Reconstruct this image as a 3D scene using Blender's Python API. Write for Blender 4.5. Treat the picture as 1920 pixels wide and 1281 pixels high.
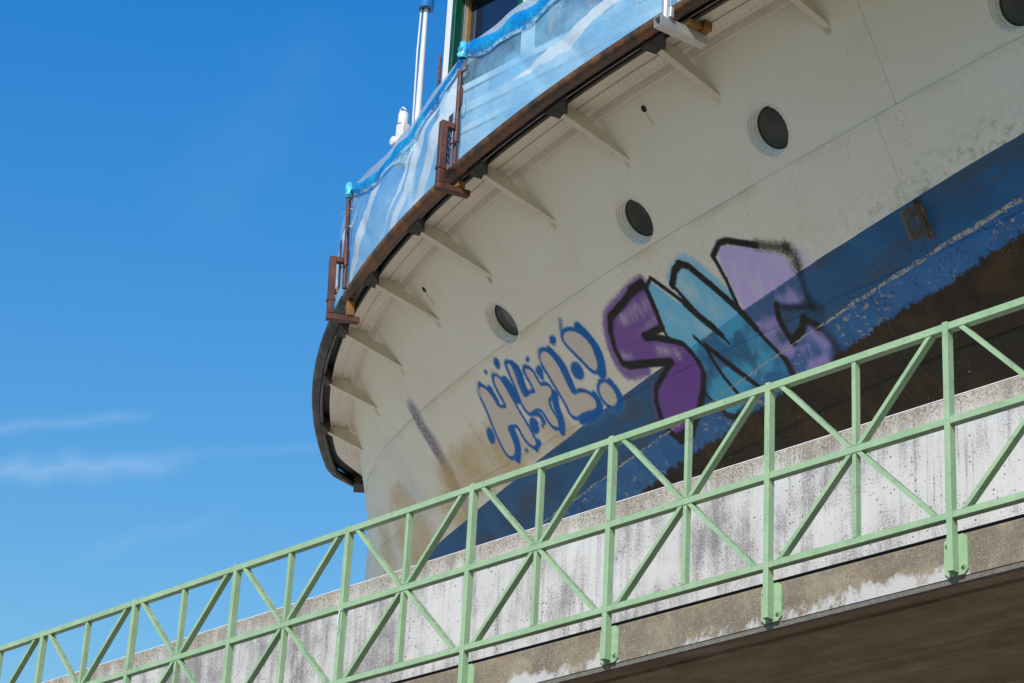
import bpy, math, random
import numpy as np
from mathutils import Vector, Matrix, noise as mnoise

# ------------------------------------------------------------------ camera, sky, sun, exposure
scene = bpy.context.scene
for o in list(bpy.data.objects):
    bpy.data.objects.remove(o, do_unlink=True)
COL = scene.collection

cam_data = bpy.data.cameras.new('camera')
cam_data.lens = 85.0
cam_data.sensor_width = 36.0
cam_data.sensor_fit = 'HORIZONTAL'
cam_data.clip_start = 0.1
cam_data.clip_end = 6000.0
cam = bpy.data.objects.new('camera', cam_data)
COL.objects.link(cam)
YAW, PITCH, ROLL = -0.84607331, 0.42252626, 0.05724244
CAM = Vector((15.2648, -9.0186, 1.6))
_f = Vector((math.sin(YAW) * math.cos(PITCH), math.cos(YAW) * math.cos(PITCH), math.sin(PITCH)))
_r = Vector((math.cos(YAW), -math.sin(YAW), 0))
_u = _r.cross(_f)
_r2 = _r * math.cos(ROLL) + _u * math.sin(ROLL)
_u2 = -_r * math.sin(ROLL) + _u * math.cos(ROLL)
_m = Matrix((_r2, _u2, -_f)).transposed().to_4x4()
_m.translation = CAM
cam.matrix_world = _m
scene.camera = cam

SUN = Vector((0.48, -1.0, 0.90)).normalized()          # direction towards the sun
SUN_EL = math.asin(SUN.z)
SUN_AZ = math.atan2(SUN.x, SUN.y)
world = bpy.data.worlds.new('World')
scene.world = world
world.use_nodes = True
wn, wl = world.node_tree.nodes, world.node_tree.links
wn.clear()
w_out = wn.new('ShaderNodeOutputWorld')
w_bg = wn.new('ShaderNodeBackground')
w_bg.inputs['Strength'].default_value = 0.13
sky = wn.new('ShaderNodeTexSky')
sky.sky_type = 'NISHITA'
sky.sun_disc = False
sky.sun_elevation = SUN_EL
sky.sun_rotation = SUN_AZ
sky.air_density = 2.5
sky.dust_density = 0.0
sky.ozone_density = 10.0
sky.altitude = 0
w_hs = wn.new('ShaderNodeHueSaturation')
w_hs.inputs['Saturation'].default_value = 1.38
w_hs.inputs['Hue'].default_value = 0.517
wl.new(sky.outputs['Color'], w_hs.inputs['Color'])
wl.new(w_bg.outputs['Background'], w_out.inputs['Surface'])

sun_data = bpy.data.lights.new('sun', 'SUN')
sun_data.energy = 3.7
sun_data.angle = math.radians(0.53)
sun_data.color = (1.0, 0.94, 0.85)
sun = bpy.data.objects.new('sun', sun_data)
COL.objects.link(sun)
sun.rotation_euler = (-SUN).to_track_quat('-Z', 'Y').to_euler()

scene.view_settings.view_transform = 'Standard'
scene.view_settings.look = 'None'
scene.view_settings.exposure = 0.25
scene.view_settings.gamma = 1.0
scene.render.engine = 'CYCLES'
scene.cycles.max_bounces = 8
scene.cycles.transparent_max_bounces = 12
scene.cycles.use_denoising = True

# thin high cirrus and old vapour trails: bands along great circles of the sky
def _wmath(op, a, b=None, c=None):
    n = wn.new('ShaderNodeMath'); n.operation = op
    for i, v in enumerate((a, b, c)):
        if v is None: continue
        if isinstance(v, (int, float)): n.inputs[i].default_value = v
        else: wl.new(v, n.inputs[i])
    return n.outputs[0]
def _wdot(vec):
    n = wn.new('ShaderNodeVectorMath'); n.operation = 'DOT_PRODUCT'
    wl.new(w_tc.outputs['Generated'], n.inputs[0]); n.inputs[1].default_value = vec
    return n.outputs['Value']
w_tc = wn.new('ShaderNodeTexCoord')
w_noise = wn.new('ShaderNodeTexNoise'); w_noise.inputs['Scale'].default_value = 60; w_noise.inputs['Detail'].default_value = 5
wl.new(w_tc.outputs['Generated'], w_noise.inputs['Vector'])
TRAILS = [((-0.8263, 0.4489, 0.3402), (-0.7823, 0.5131, 0.3533), 0.008, 0.16), ((-0.8245, 0.4402, 0.3556), (-0.785, 0.4968, 0.3701), 0.0045, 0.10), ((-0.8124, 0.4925, 0.3123), (-0.7755, 0.5348, 0.3354), 0.006, 0.035), ((-0.7916, 0.4984, 0.3535), (-0.74, 0.5647, 0.3655), 0.004, 0.04), ((-0.7535, 0.4859, 0.4428), (-0.6918, 0.504, 0.5171), 0.03, 0.018)]
total = None
for a, b, wid, amt in TRAILS:
    a, b = Vector(a).normalized(), Vector(b).normalized()
    nrm = a.cross(b).normalized(); mid = (a + b).normalized(); half = math.acos(max(-1, min(1, a.dot(b)))) / 2
    wob = _wmath('MULTIPLY_ADD', w_noise.outputs['Fac'], wid * 1.6, -wid * 0.8)
    dist = _wmath('ABSOLUTE', _wmath('ADD', _wdot(nrm), wob))
    band = _wmath('MAXIMUM', _wmath('SUBTRACT', 1.0, _wmath('DIVIDE', dist, wid)), 0.0)
    band = _wmath('POWER', band, 1.4)
    along = _wmath('SUBTRACT', 1.0, _wmath('DIVIDE', _wmath('ARCCOSINE', _wmath('MINIMUM', _wdot(mid), 1.0)), half * 1.25))
    along = _wmath('MINIMUM', _wmath('MAXIMUM', _wmath('MULTIPLY', along, 2.2), 0.0), 1.0)
    v = _wmath('MULTIPLY', _wmath('MULTIPLY', band, along), amt)
    total = v if total is None else _wmath('ADD', total, v)
w_mix = wn.new('ShaderNodeMix'); w_mix.data_type = 'RGBA'
wl.new(total, w_mix.inputs['Factor'])
wl.new(w_hs.outputs['Color'], w_mix.inputs['A'])
w_mix.inputs['B'].default_value = (5.2, 6.0, 6.8, 1)
wl.new(w_mix.outputs['Result'], w_bg.inputs['Color'])

# ------------------------------------------------------------------ helpers
class MB:
    """collects vertices and faces of one mesh"""
    def __init__(self): self.v = []; self.f = []; self.sm = []
    def add(self, vs, fs, smooth=False):
        b = len(self.v)
        self.v += [tuple(p) for p in vs]
        self.f += [tuple(i + b for i in f) for f in fs]
        self.sm += [smooth] * len(fs)
    def box(self, c, s, rot=None):
        hx, hy, hz = s[0] / 2, s[1] / 2, s[2] / 2
        vs = [Vector((x * hx, y * hy, z * hz)) for z in (-1, 1) for y in (-1, 1) for x in (-1, 1)]
        if rot is not None: vs = [rot @ p for p in vs]
        self.add([p + Vector(c) for p in vs], [(0, 2, 3, 1), (4, 5, 7, 6), (0, 1, 5, 4), (2, 6, 7, 3), (0, 4, 6, 2), (1, 3, 7, 5)])
    def bbox(self, lo, hi, bev=0.0):
        if bev <= 0:
            self.box([(a + b) / 2 for a, b in zip(lo, hi)], [b - a for a, b in zip(lo, hi)]); return
        # chamfered box: 24 vertices
        vs = []; idx = {}
        for i in range(8):
            s = [(i >> k) & 1 for k in range(3)]
            for ax in range(3):
                p = []
                for k in range(3):
                    q = hi[k] if s[k] else lo[k]
                    if k != ax: q += -bev if s[k] else bev
                    p.append(q)
                idx[(i, ax)] = len(vs); vs.append(p)
        fs = []
        for ax in range(3):
            for sd in (0, 1):
                u, w = [k for k in range(3) if k != ax]
                c = [idx[((sd << ax) | (a << u) | (b << w), ax)] for a, b in ((0, 0), (1, 0), (1, 1), (0, 1))]
                fs.append(c if (sd == 1) == (ax != 1) else c[::-1])
        for ax in range(3):
            u, w = [k for k in range(3) if k != ax]
            for a in (0, 1):
                for b in (0, 1):
                    i0 = (a << u) | (b << w); i1 = i0 | (1 << ax)
                    fs.append([idx[(i0, u)], idx[(i1, u)], idx[(i1, w)], idx[(i0, w)]])
        for i in range(8): fs.append([idx[(i, 0)], idx[(i, 1)], idx[(i, 2)]])
        self.add(vs, fs)
    def bar(self, a, b, w, h, up=(0, 0, 1)):
        a, b = Vector(a), Vector(b); d = (b - a); L = d.length; d.normalize()
        s = d.cross(Vector(up)).normalized(); t = s.cross(d)
        rot = Matrix((d, s, t)).transposed()
        self.box((a + b) / 2, (L, w, h), rot)
    def tube(self, pts, r, n=12, caps=True):
        pts = [Vector(p) for p in pts]; rs = r if isinstance(r, (list, tuple)) else [r] * len(pts)
        vs = []; prev = None
        for i, p in enumerate(pts):
            d = (pts[min(i + 1, len(pts) - 1)] - pts[max(i - 1, 0)]).normalized()
            if prev is None:
                s = d.orthogonal().normalized()
            else:
                s = (prev - d * prev.dot(d)).normalized()
            prev = s; t = d.cross(s)
            vs += [p + (s * math.cos(2 * math.pi * k / n) + t * math.sin(2 * math.pi * k / n)) * rs[i] for k in range(n)]
        fs = [(i * n + k, i * n + (k + 1) % n, (i + 1) * n + (k + 1) % n, (i + 1) * n + k) for i in range(len(pts) - 1) for k in range(n)]
        self.add(vs, fs, True)
        if caps:
            m = len(pts) - 1
            self.add([vs[k] for k in range(n)], [tuple(range(n))[::-1]])
            self.add([vs[m * n + k] for k in range(n)], [tuple(range(n))])
    def lathe(self, prof, M, n=40):
        vs = [M @ Vector((r * math.cos(2 * math.pi * k / n), r * math.sin(2 * math.pi * k / n), h)) for r, h in prof for k in range(n)]
        fs = [(i * n + k, i * n + (k + 1) % n, (i + 1) * n + (k + 1) % n, (i + 1) * n + k) for i in range(len(prof) - 1) for k in range(n)]
        self.add(vs, fs, True)
    def disc(self, r, h, M, n=32):
        self.add([M @ Vector((r * math.cos(2 * math.pi * k / n), r * math.sin(2 * math.pi * k / n), h)) for k in range(n)], [tuple(range(n))])
    def prism(self, poly2, M, t):
        """poly2 in the local XY plane, extruded +-t/2 along local Z"""
        n = len(poly2)
        vs = [M @ Vector((x, y, -t / 2)) for x, y in poly2] + [M @ Vector((x, y, t / 2)) for x, y in poly2]
        fs = [tuple(range(n))[::-1], tuple(range(n, 2 * n))] + [(k, (k + 1) % n, n + (k + 1) % n, n + k) for k in range(n)]
        self.add(vs, fs)
    def build(self, name, mat, parent=None, auto=True):
        me = bpy.data.meshes.new(name)
        me.from_pydata(self.v, [], self.f)
        if any(self.sm):
            me.polygons.foreach_set('use_smooth', self.sm)
            if auto: me.set_sharp_from_angle(angle=math.radians(38))
        me.materials.append(mat)
        o = bpy.data.objects.new(name, me); COL.objects.link(o)
        if parent is not None: o.parent = parent
        return o

def grid_mesh(name, P, mat, parent, smooth=True, attrs=None, keep=None):
    """P: (nu, nv, 3) array -> one grid object"""
    nu, nv = P.shape[:2]
    i = np.arange(nu * nv).reshape(nu, nv)
    q = np.stack([i[:-1, :-1], i[1:, :-1], i[1:, 1:], i[:-1, 1:]], -1).reshape(-1, 4)
    if keep is not None: q = q[keep.reshape(-1)]
    me = bpy.data.meshes.new(name)
    me.vertices.add(nu * nv); me.vertices.foreach_set('co', P.reshape(-1).astype(np.float32))
    nq = len(q)
    me.loops.add(nq * 4); me.loops.foreach_set('vertex_index', q.reshape(-1).astype(np.int32))
    me.polygons.add(nq)
    me.polygons.foreach_set('loop_start', np.arange(0, nq * 4, 4, dtype=np.int32))
    me.polygons.foreach_set('use_smooth', np.full(nq, smooth))
    for k, (typ, arr) in (attrs or {}).items():
        at = me.attributes.new(k, typ, 'POINT')
        at.data.foreach_set('color' if typ == 'FLOAT_COLOR' else 'value', arr.reshape(-1).astype(np.float32))
    me.update(calc_edges=True)
    me.materials.append(mat)
    o = bpy.data.objects.new(name, me); COL.objects.link(o)
    if parent is not None: o.parent = parent
    return o

def empty(name, loc=(0, 0, 0), rz=0.0):
    o = bpy.data.objects.new(name, None); COL.objects.link(o)
    o.location = loc; o.rotation_euler = (0, 0, rz); o.empty_display_size = 0.2
    return o
def tag(o, label, cat, group=None):
    o['label'] = label; o['category'] = cat
    if group: o['group'] = group
    return o
def share(src, parent, loc=None):
    c = src.copy(); COL.objects.link(c); c.parent = parent
    if loc is not None: c.location = loc
    return c

class Mat:
    def __init__(self, name):
        self.m = bpy.data.materials.new(name); self.m.use_nodes = True
        self.n, self.l = self.m.node_tree.nodes, self.m.node_tree.links
        self.n.clear()
        self.out = self.n.new('ShaderNodeOutputMaterial')
        self.b = self.n.new('ShaderNodeBsdfPrincipled')
        self.l.new(self.b.outputs[0], self.out.inputs['Surface'])
        self.geo = self.n.new('ShaderNodeNewGeometry')
        self.pos = self.geo.outputs['Position']
    def set(self, k, v):
        s = self.b.inputs[k]
        if hasattr(v, 'is_output') or isinstance(v, bpy.types.NodeSocket): self.l.new(v, s)
        elif isinstance(v, (tuple, list)) and len(v) == 3: s.default_value = (*v, 1)
        else: s.default_value = v
        return self
    def math(self, op, a, b=None, c=None, clamp=False):
        n = self.n.new('ShaderNodeMath'); n.operation = op; n.use_clamp = clamp
        for i, v in enumerate((a, b, c)):
            if v is None: continue
            if isinstance(v, (int, float)): n.inputs[i].default_value = v
            else: self.l.new(v, n.inputs[i])
        return n.outputs[0]
    def xyz(self, v=None):
        n = self.n.new('ShaderNodeSeparateXYZ'); self.l.new(v or self.pos, n.inputs[0]); return n.outputs
    def mapping(self, scale, v=None, rot=(0, 0, 0), loc=(0, 0, 0)):
        n = self.n.new('ShaderNodeMapping'); self.l.new(v or self.pos, n.inputs['Vector'])
        n.inputs['Scale'].default_value = scale; n.inputs['Rotation'].default_value = rot; n.inputs['Location'].default_value = loc
        return n.outputs[0]
    def noise(self, scale, detail=4, rough=0.55, v=None, dist=0.0):
        n = self.n.new('ShaderNodeTexNoise'); self.l.new(v or self.pos, n.inputs['Vector'])
        n.inputs['Scale'].default_value = scale; n.inputs['Detail'].default_value = detail
        n.inputs['Roughness'].default_value = rough; n.inputs['Distortion'].default_value = dist
        return n.outputs['Fac']
    def voronoi(self, scale, v=None, feature='F1'):
        n = self.n.new('ShaderNodeTexVoronoi'); n.feature = feature; self.l.new(v or self.pos, n.inputs['Vector'])
        n.inputs['Scale'].default_value = scale
        return n
    def ramp(self, f, stops, interp='LINEAR'):
        n = self.n.new('ShaderNodeValToRGB'); self.l.new(f, n.inputs[0]); n.color_ramp.interpolation = interp
        e = n.color_ramp.elements
        while len(e) < len(stops): e.new(0.5)
        for k, (p, c) in zip(e, stops):
            k.position = p; k.color = (*c, 1) if isinstance(c, (tuple, list)) else (c, c, c, 1)
        return n.outputs[0]
    def step(self, f, lo, hi):
        n = self.n.new('ShaderNodeMapRange'); n.interpolation_type = 'SMOOTHSTEP'
        if isinstance(f, (int, float)): n.inputs[0].default_value = f
        else: self.l.new(f, n.inputs[0])
        n.inputs[1].default_value = lo; n.inputs[2].default_value = hi
        n.inputs[3].default_value = 0; n.inputs[4].default_value = 1
        return n.outputs[0]
    def mix(self, f, a, b, mode='MIX'):
        n = self.n.new('ShaderNodeMix'); n.data_type = 'RGBA'; n.blend_type = mode
        for k, v in (('Factor', f), ('A', a), ('B', b)):
            if isinstance(v, (int, float)) : n.inputs[k].default_value = v
            elif isinstance(v, (tuple, list)): n.inputs[k].default_value = (*v, 1)
            else: self.l.new(v, n.inputs[k])
        return n.outputs['Result']
    def attr(self, name):
        n = self.n.new('ShaderNodeAttribute'); n.attribute_name = name; return n
    def bump(self, h, strength=0.3, dist=0.01):
        n = self.n.new('ShaderNodeBump'); self.l.new(h, n.inputs['Height'])
        n.inputs['Strength'].default_value = strength; n.inputs['Distance'].default_value = dist
        self.l.new(n.outputs[0], self.b.inputs['Normal'])
        return self

def simple(name, col, rough=0.5, var=0.12, scale=8.0, metal=0.0, bump=0.0):
    m = Mat(name)
    dark = tuple(c * (1 - var) for c in col); light = tuple(min(1, c * (1 + var)) for c in col)
    f = m.noise(scale, 5)
    m.set('Base Color', m.ramp(f, [(0.3, dark), (0.7, light)])).set('Roughness', rough).set('Metallic', metal)
    if bump: m.bump(m.noise(scale * 6, 4), bump, 0.01)
    return m.m

# ------------------------------------------------------------------ materials
def m_green():
    m = Mat('green_paint')
    n1 = m.noise(3.5, 6, 0.65); n2 = m.noise(60, 4)
    c = m.ramp(n1, [(0.25, (0.245, 0.390, 0.215)), (0.5, (0.330, 0.480, 0.280)), (0.75, (0.405, 0.540, 0.325))])
    grime = m.math('MULTIPLY', m.step(m.noise(11, 6, 0.75), 0.50, 0.68), m.step(n2, 0.38, 0.62))
    up = m.xyz(m.geo.outputs['Normal'])[2]
    c = m.mix(m.math('MULTIPLY', grime, 0.65), c, (0.21, 0.225, 0.19))
    c = m.mix(m.math('MULTIPLY', m.step(m.noise(1.0, 5, 0.7, m.mapping((40, 40, 3))), 0.56, 0.70), 0.35), c, (0.16, 0.23, 0.15))
    c = m.mix(m.math('MULTIPLY', m.step(up, 0.3, 0.9), m.math('MULTIPLY', m.step(m.noise(35, 6, 0.8), 0.40, 0.58), 0.8)), c, (0.13, 0.125, 0.09))
    c = m.mix(m.math('MULTIPLY', m.step(m.noise(110, 2), 0.70, 0.74), 0.7), c, (0.5, 0.52, 0.46))
    c = m.mix(m.math('MULTIPLY', m.step(m.noise(48, 4, 0.7), 0.70, 0.74), 0.8), c, (0.16, 0.09, 0.045))
    m.set('Base Color', c).set('Roughness', 0.48).set('Specular IOR Level', 0.28)
    m.bump(m.math('ADD', m.noise(90, 3), m.math('MULTIPLY', m.noise(9, 3), 1.5)), 0.12, 0.004)
    return m.m
def m_wall():
    m = Mat('weathered_pale_concrete')
    x, y, z = m.xyz()
    base = m.ramp(m.noise(1.4, 6, 0.6), [(0.3, (0.56, 0.535, 0.505)), (0.7, (0.635, 0.61, 0.585))])
    fine = m.noise(85, 6, 0.8)
    mid = m.noise(22, 5, 0.7)
    # blackened patches and rain streaks, all broken into specks
    st = m.noise(1.0, 6, 0.70, m.mapping((9, 1, 0.8)))
    patch = m.noise(1.5, 5, 0.65, m.mapping((1, 1, 0.8)))
    k = m.math('ADD', m.math('MULTIPLY', st, 0.42), m.math('MULTIPLY', patch, 0.70))
    s = m.step(m.math('ADD', k, m.math('MULTIPLY', m.math('SUBTRACT', fine, 0.5), 0.60)), 0.50, 0.68)
    c = m.mix(m.math('MULTIPLY', s, 0.85), base, (0.15, 0.13, 0.13))
    st2 = m.noise(1.0, 5, 0.65, m.mapping((30, 1, 1.1)))
    s2 = m.math('MULTIPLY', m.step(m.math('ADD', st2, m.math('MULTIPLY', m.math('SUBTRACT', fine, 0.5), 0.50)), 0.49, 0.66), m.step(m.noise(0.9, 5, 0.6), 0.44, 0.58))
    c = m.mix(m.math('MULTIPLY', s2, 0.65), c, (0.19, 0.165, 0.165))
    # lichen band under the coping
    topd = m.step(m.math('ADD', z, m.math('MULTIPLY', m.math('SUBTRACT', m.noise(7, 5, 0.7, m.mapping((1, 1, 0.2))), 0.5), 0.36)), 6.79, 6.96)
    c = m.mix(m.math('MULTIPLY', topd, 0.45), c, (0.46, 0.40, 0.31))
    li = m.math('MULTIPLY', topd, m.step(m.noise(46, 6, 0.8), 0.44, 0.58))
    c = m.mix(m.math('MULTIPLY', li, 0.75), c, (0.30, 0.225, 0.12))
    li2 = m.math('MULTIPLY', topd, m.step(m.noise(70, 6, 0.8, m.mapping((1, 1, 1), loc=(5, 2, 1))), 0.50, 0.58))
    c = m.mix(m.math('MULTIPLY', li2, 0.9), c, (0.09, 0.08, 0.06))
    # bug holes
    v = m.voronoi(40)
    rnd = m.xyz(v.outputs['Color'])[0]
    hole = m.math('MULTIPLY', m.math('LESS_THAN', v.outputs['Distance'], m.math('MULTIPLY', m.math('SUBTRACT', rnd, 0.60), 0.72)), m.step(m.noise(1.6, 3), 0.38, 0.50))
    v2 = m.voronoi(95)
    rnd2 = m.xyz(v2.outputs['Color'])[0]
    hole2 = m.math('LESS_THAN', v2.outputs['Distance'], m.math('MULTIPLY', m.math('SUBTRACT', rnd2, 0.80), 2.0))
    hh = m.math('MAXIMUM', hole, m.math('MULTIPLY', hole2, m.step(m.noise(2.6, 3), 0.42, 0.6)))
    c = m.mix(m.math('MULTIPLY', hh, 0.88), c, (0.06, 0.045, 0.045))
    h = m.math('SUBTRACT', m.math('MULTIPLY', mid, 0.3), m.math('ADD', hh, m.math('MULTIPLY', s, 0.25)))
    m.set('Base Color', c).set('Roughness', 0.85).bump(h, 0.3, 0.006)
    return m.m
def m_slab():
    m = Mat('exposed_aggregate_concrete')
    x, y, z = m.xyz()
    base = m.ramp(m.noise(2.6, 7, 0.7), [(0.3, (0.175, 0.132, 0.085)), (0.5, (0.285, 0.225, 0.150)), (0.72, (0.39, 0.32, 0.225))])
    base = m.mix(m.math('MULTIPLY', m.step(m.noise(1.7, 6, 0.7), 0.44, 0.60), 0.7), base, (0.135, 0.112, 0.088))
    fine = m.noise(150, 5, 0.8)
    sp = m.mix(m.math('MULTIPLY', m.step(fine, 0.52, 0.66), 0.75), base, (0.47, 0.41, 0.32))
    sp = m.mix(m.math('MULTIPLY', m.step(m.noise(130, 5, 0.8, m.mapping((1, 1, 1), loc=(3, 3, 3))), 0.54, 0.66), 0.8), sp, (0.085, 0.065, 0.045))
    v = m.voronoi(130); rc = m.xyz(v.outputs['Color'])
    sp = m.mix(m.math('MULTIPLY', m.step(rc[0], 0.90, 0.94), 0.25), sp, (0.55, 0.50, 0.43))
    # lime bloom running down the face
    wz = m.noise(1.0, 7, 0.72, m.mapping((4.2, 1, 3.0)))
    low = m.step(m.math('MULTIPLY', m.math('SUBTRACT', z, 5.5), -1.0), -0.19, 0.02)
    big = m.noise(0.62, 2, 0.5, m.mapping((1, 1, 0.1), loc=(1.35, 0, 0)))
    k = m.math('ADD', m.math('ADD', m.math('MULTIPLY', wz, 0.75), m.math('MULTIPLY', low, 0.20)), m.math('MULTIPLY', big, 0.55))
    k = m.math('ADD', k, m.math('MULTIPLY', m.math('SUBTRACT', m.noise(30, 6, 0.8), 0.5), 0.22))
    wh = m.step(k, 0.77, 0.87)
    c = m.mix(m.math('MULTIPLY', wh, 0.9), sp, (0.58, 0.565, 0.55))
    m.set('Base Color', c).set('Roughness', 0.9)
    m.bump(m.math('ADD', fine, m.math('MULTIPLY', v.outputs['Distance'], -0.5)), 0.5, 0.006)
    return m.m
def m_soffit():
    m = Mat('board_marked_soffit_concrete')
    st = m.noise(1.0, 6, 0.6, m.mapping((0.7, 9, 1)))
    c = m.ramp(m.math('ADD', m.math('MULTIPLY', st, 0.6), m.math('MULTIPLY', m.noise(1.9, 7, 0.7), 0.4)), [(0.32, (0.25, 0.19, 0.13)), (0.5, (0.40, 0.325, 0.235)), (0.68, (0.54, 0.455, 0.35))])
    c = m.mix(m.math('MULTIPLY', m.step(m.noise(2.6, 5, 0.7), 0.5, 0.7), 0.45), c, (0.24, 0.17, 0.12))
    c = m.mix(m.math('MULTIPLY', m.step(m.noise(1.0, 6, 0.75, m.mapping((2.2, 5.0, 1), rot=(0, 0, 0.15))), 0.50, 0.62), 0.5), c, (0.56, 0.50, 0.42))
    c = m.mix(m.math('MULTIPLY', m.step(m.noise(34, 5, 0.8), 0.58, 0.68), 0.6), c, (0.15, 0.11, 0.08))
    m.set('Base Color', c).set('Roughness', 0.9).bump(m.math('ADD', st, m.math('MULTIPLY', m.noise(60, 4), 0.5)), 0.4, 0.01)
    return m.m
def m_hull(overlay=True):
    m = Mat('ship_hull_paint')
    x, y, z = m.xyz()
    n_big = m.noise(0.9, 4); n_mid = m.noise(7, 5, 0.6)
    white = m.ramp(n_big, [(0.3, (0.785, 0.725, 0.615)), (0.7, (0.82, 0.775, 0.69))])
    white = m.mix(m.math('MULTIPLY', m.step(m.noise(3.5, 5, 0.65, m.mapping((1, 1, 0.5))), 0.50, 0.75), 0.35), white, (0.70, 0.605, 0.46))
    # grime and specks just above the paint line
    near = m.step(m.math('MULTIPLY', m.math('SUBTRACT', z, 9.47), -1.0), -0.32, 0.0)
    gr = m.math('MULTIPLY', near, m.step(m.noise(16, 6, 0.75), 0.47, 0.70))
    gr = m.math('MULTIPLY', gr, m.step(x, 4.0, 6.5))
    white = m.mix(m.math('MULTIPLY', gr, 0.7), white, (0.24, 0.20, 0.13))
    spk = m.math('MULTIPLY', m.step(m.noise(38, 3, 0.6), 0.715, 0.735), 0.8)
    white = m.mix(spk, white, (0.22, 0.16, 0.10))
    # boot topping, dark and smeared
    sm = m.noise(1.0, 6, 0.65, m.mapping((0.9, 1, 7.0), rot=(0, 0.10, 0)))
    blue = m.ramp(m.noise(3.0, 5), [(0.3, (0.016, 0.090, 0.225)), (0.7, (0.030, 0.135, 0.305))])
    blue = m.mix(m.math('MULTIPLY', m.step(m.math('ADD', sm, m.math('MULTIPLY', m.math('SUBTRACT', m.noise(30, 5, 0.7), 0.5), 0.15)), 0.46, 0.68), 0.65), blue, (0.075, 0.070, 0.065))
    blue = m.mix(m.math('MULTIPLY', m.step(m.noise(1.0, 5, 0.7, m.mapping((1.5, 1, 22.0), rot=(0, 0.06, 0))), 0.56, 0.68), 0.35), blue, (0.06, 0.16, 0.30))
    # older, brighter blue coat below
    blue2 = m.ramp(m.noise(4.0, 5), [(0.3, (0.024, 0.115, 0.320)), (0.7, (0.042, 0.175, 0.440))])
    fle = m.math('MULTIPLY', m.step(m.noise(22, 6, 0.75, m.mapping((0.6, 0.6, 1.3))), 0.565, 0.61), m.step(m.noise(2.2, 4, 0.65), 0.42, 0.56))
    blue2 = m.mix(fle, blue2, (0.42, 0.36, 0.28))
    blue2 = m.mix(m.math('MULTIPLY', m.step(m.noise(30, 6, 0.78), 0.56, 0.61), m.step(m.noise(1.7, 4, 0.6, m.mapping((1, 1, 1), loc=(3, 1, 7))), 0.44, 0.56)), blue2, (0.035, 0.03, 0.03))
    # antifouling
    br = m.ramp(m.noise(2.5, 6, 0.65), [(0.3, (0.014, 0.011, 0.009)), (0.5, (0.030, 0.020, 0.011)), (0.72, (0.075, 0.043, 0.014))])
    br = m.mix(m.math('MULTIPLY', m.step(m.noise(1.3, 4, 0.6, m.mapping((0.6, 1, 1.6))), 0.50, 0.62), 0.8), br, (0.022, 0.020, 0.018))
    chip = m.math('MULTIPLY', m.step(m.noise(44, 4, 0.7), 0.675, 0.69), m.step(m.noise(2.0, 3), 0.42, 0.56))
    br = m.mix(chip, br, (0.55, 0.44, 0.30))
    wob = m.math('MULTIPLY', m.math('SUBTRACT', m.noise(1.6, 3), 0.5), 0.012)
    k1 = m.step(m.math('SUBTRACT', 9.470, m.math('ADD', z, wob)), -0.001, 0.001)
    ragged = m.math('MULTIPLY', m.math('SUBTRACT', m.noise(7, 6, 0.7), 0.5), 0.035)
    z2 = m.math('ADD', z, ragged)
    k2 = m.step(m.math('SUBTRACT', 9.150, z2), -0.003, 0.003)
    rag3 = m.math('ADD', m.math('MULTIPLY', m.math('SUBTRACT', m.noise(9, 9, 0.85), 0.5), 0.19), m.math('MULTIPLY', m.math('SUBTRACT', m.noise(1.1, 3), 0.5), 0.08))
    k3 = m.step(m.math('SUBTRACT', 8.975, m.math('ADD', z, rag3)), -0.004, 0.004)
    line = m.math('ABSOLUTE', m.math('SUBTRACT', z2, 9.150))
    lw = m.math('MULTIPLY', m.math('MULTIPLY', m.noise(2.4, 6, 0.75), 0.030), m.math('ADD', 0.55, m.math('MULTIPLY', m.step(x, 4.0, 6.5), 0.7)))
    kl = m.math('MULTIPLY', m.math('LESS_THAN', line, m.math('SUBTRACT', lw, 0.004)), m.step(m.noise(26, 6, 0.8), 0.44, 0.54))
    c = m.mix(k1, white, blue)
    c = m.mix(k2, c, blue2)
    c = m.mix(k3, c, br)
    lowrough = m.math('ADD', k2, 0.0)
    if overlay:
        g = m.attr('overlay_colour'); a = m.attr('overlay_amount')
        c = m.mix(a.outputs['Fac'], c, g.outputs['Color'])
    c = m.mix(kl, c, (0.46, 0.41, 0.34))
    m.set('Base Color', c)
    m.set('Specular IOR Level', 0.22)
    m.set('Roughness', m.math('ADD', 0.45, m.math('MULTIPLY', m.noise(12, 4), 0.2)))
    h = m.math('ADD', m.math('MULTIPLY', m.noise(2.2, 3), 1.0), m.math('MULTIPLY', m.noise(45, 4), m.math('ADD', 0.03, m.math('MULTIPLY', lowrough, 0.12))))
    m.bump(h, 0.45, 0.02)
    return m.m
def m_rust(name, dark, mid, bright, amount):
    m = Mat(name)
    n = m.noise(6, 7, 0.7); n2 = m.noise(1.0, 5, 0.6, m.mapping((26, 26, 2)))
    f = m.math('ADD', m.math('MULTIPLY', n, 0.7), m.math('MULTIPLY', n2, 0.3))
    c = m.ramp(f, [(0.50 - amount, dark), (0.56 - amount * 0.5, mid), (0.70, bright)])
    m.set('Base Color', c).set('Roughness', m.ramp(f, [(0.4, 0.42), (0.65, 0.8)])).bump(m.noise(60, 4, 0.7), 0.25, 0.004)
    return m.m
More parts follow.
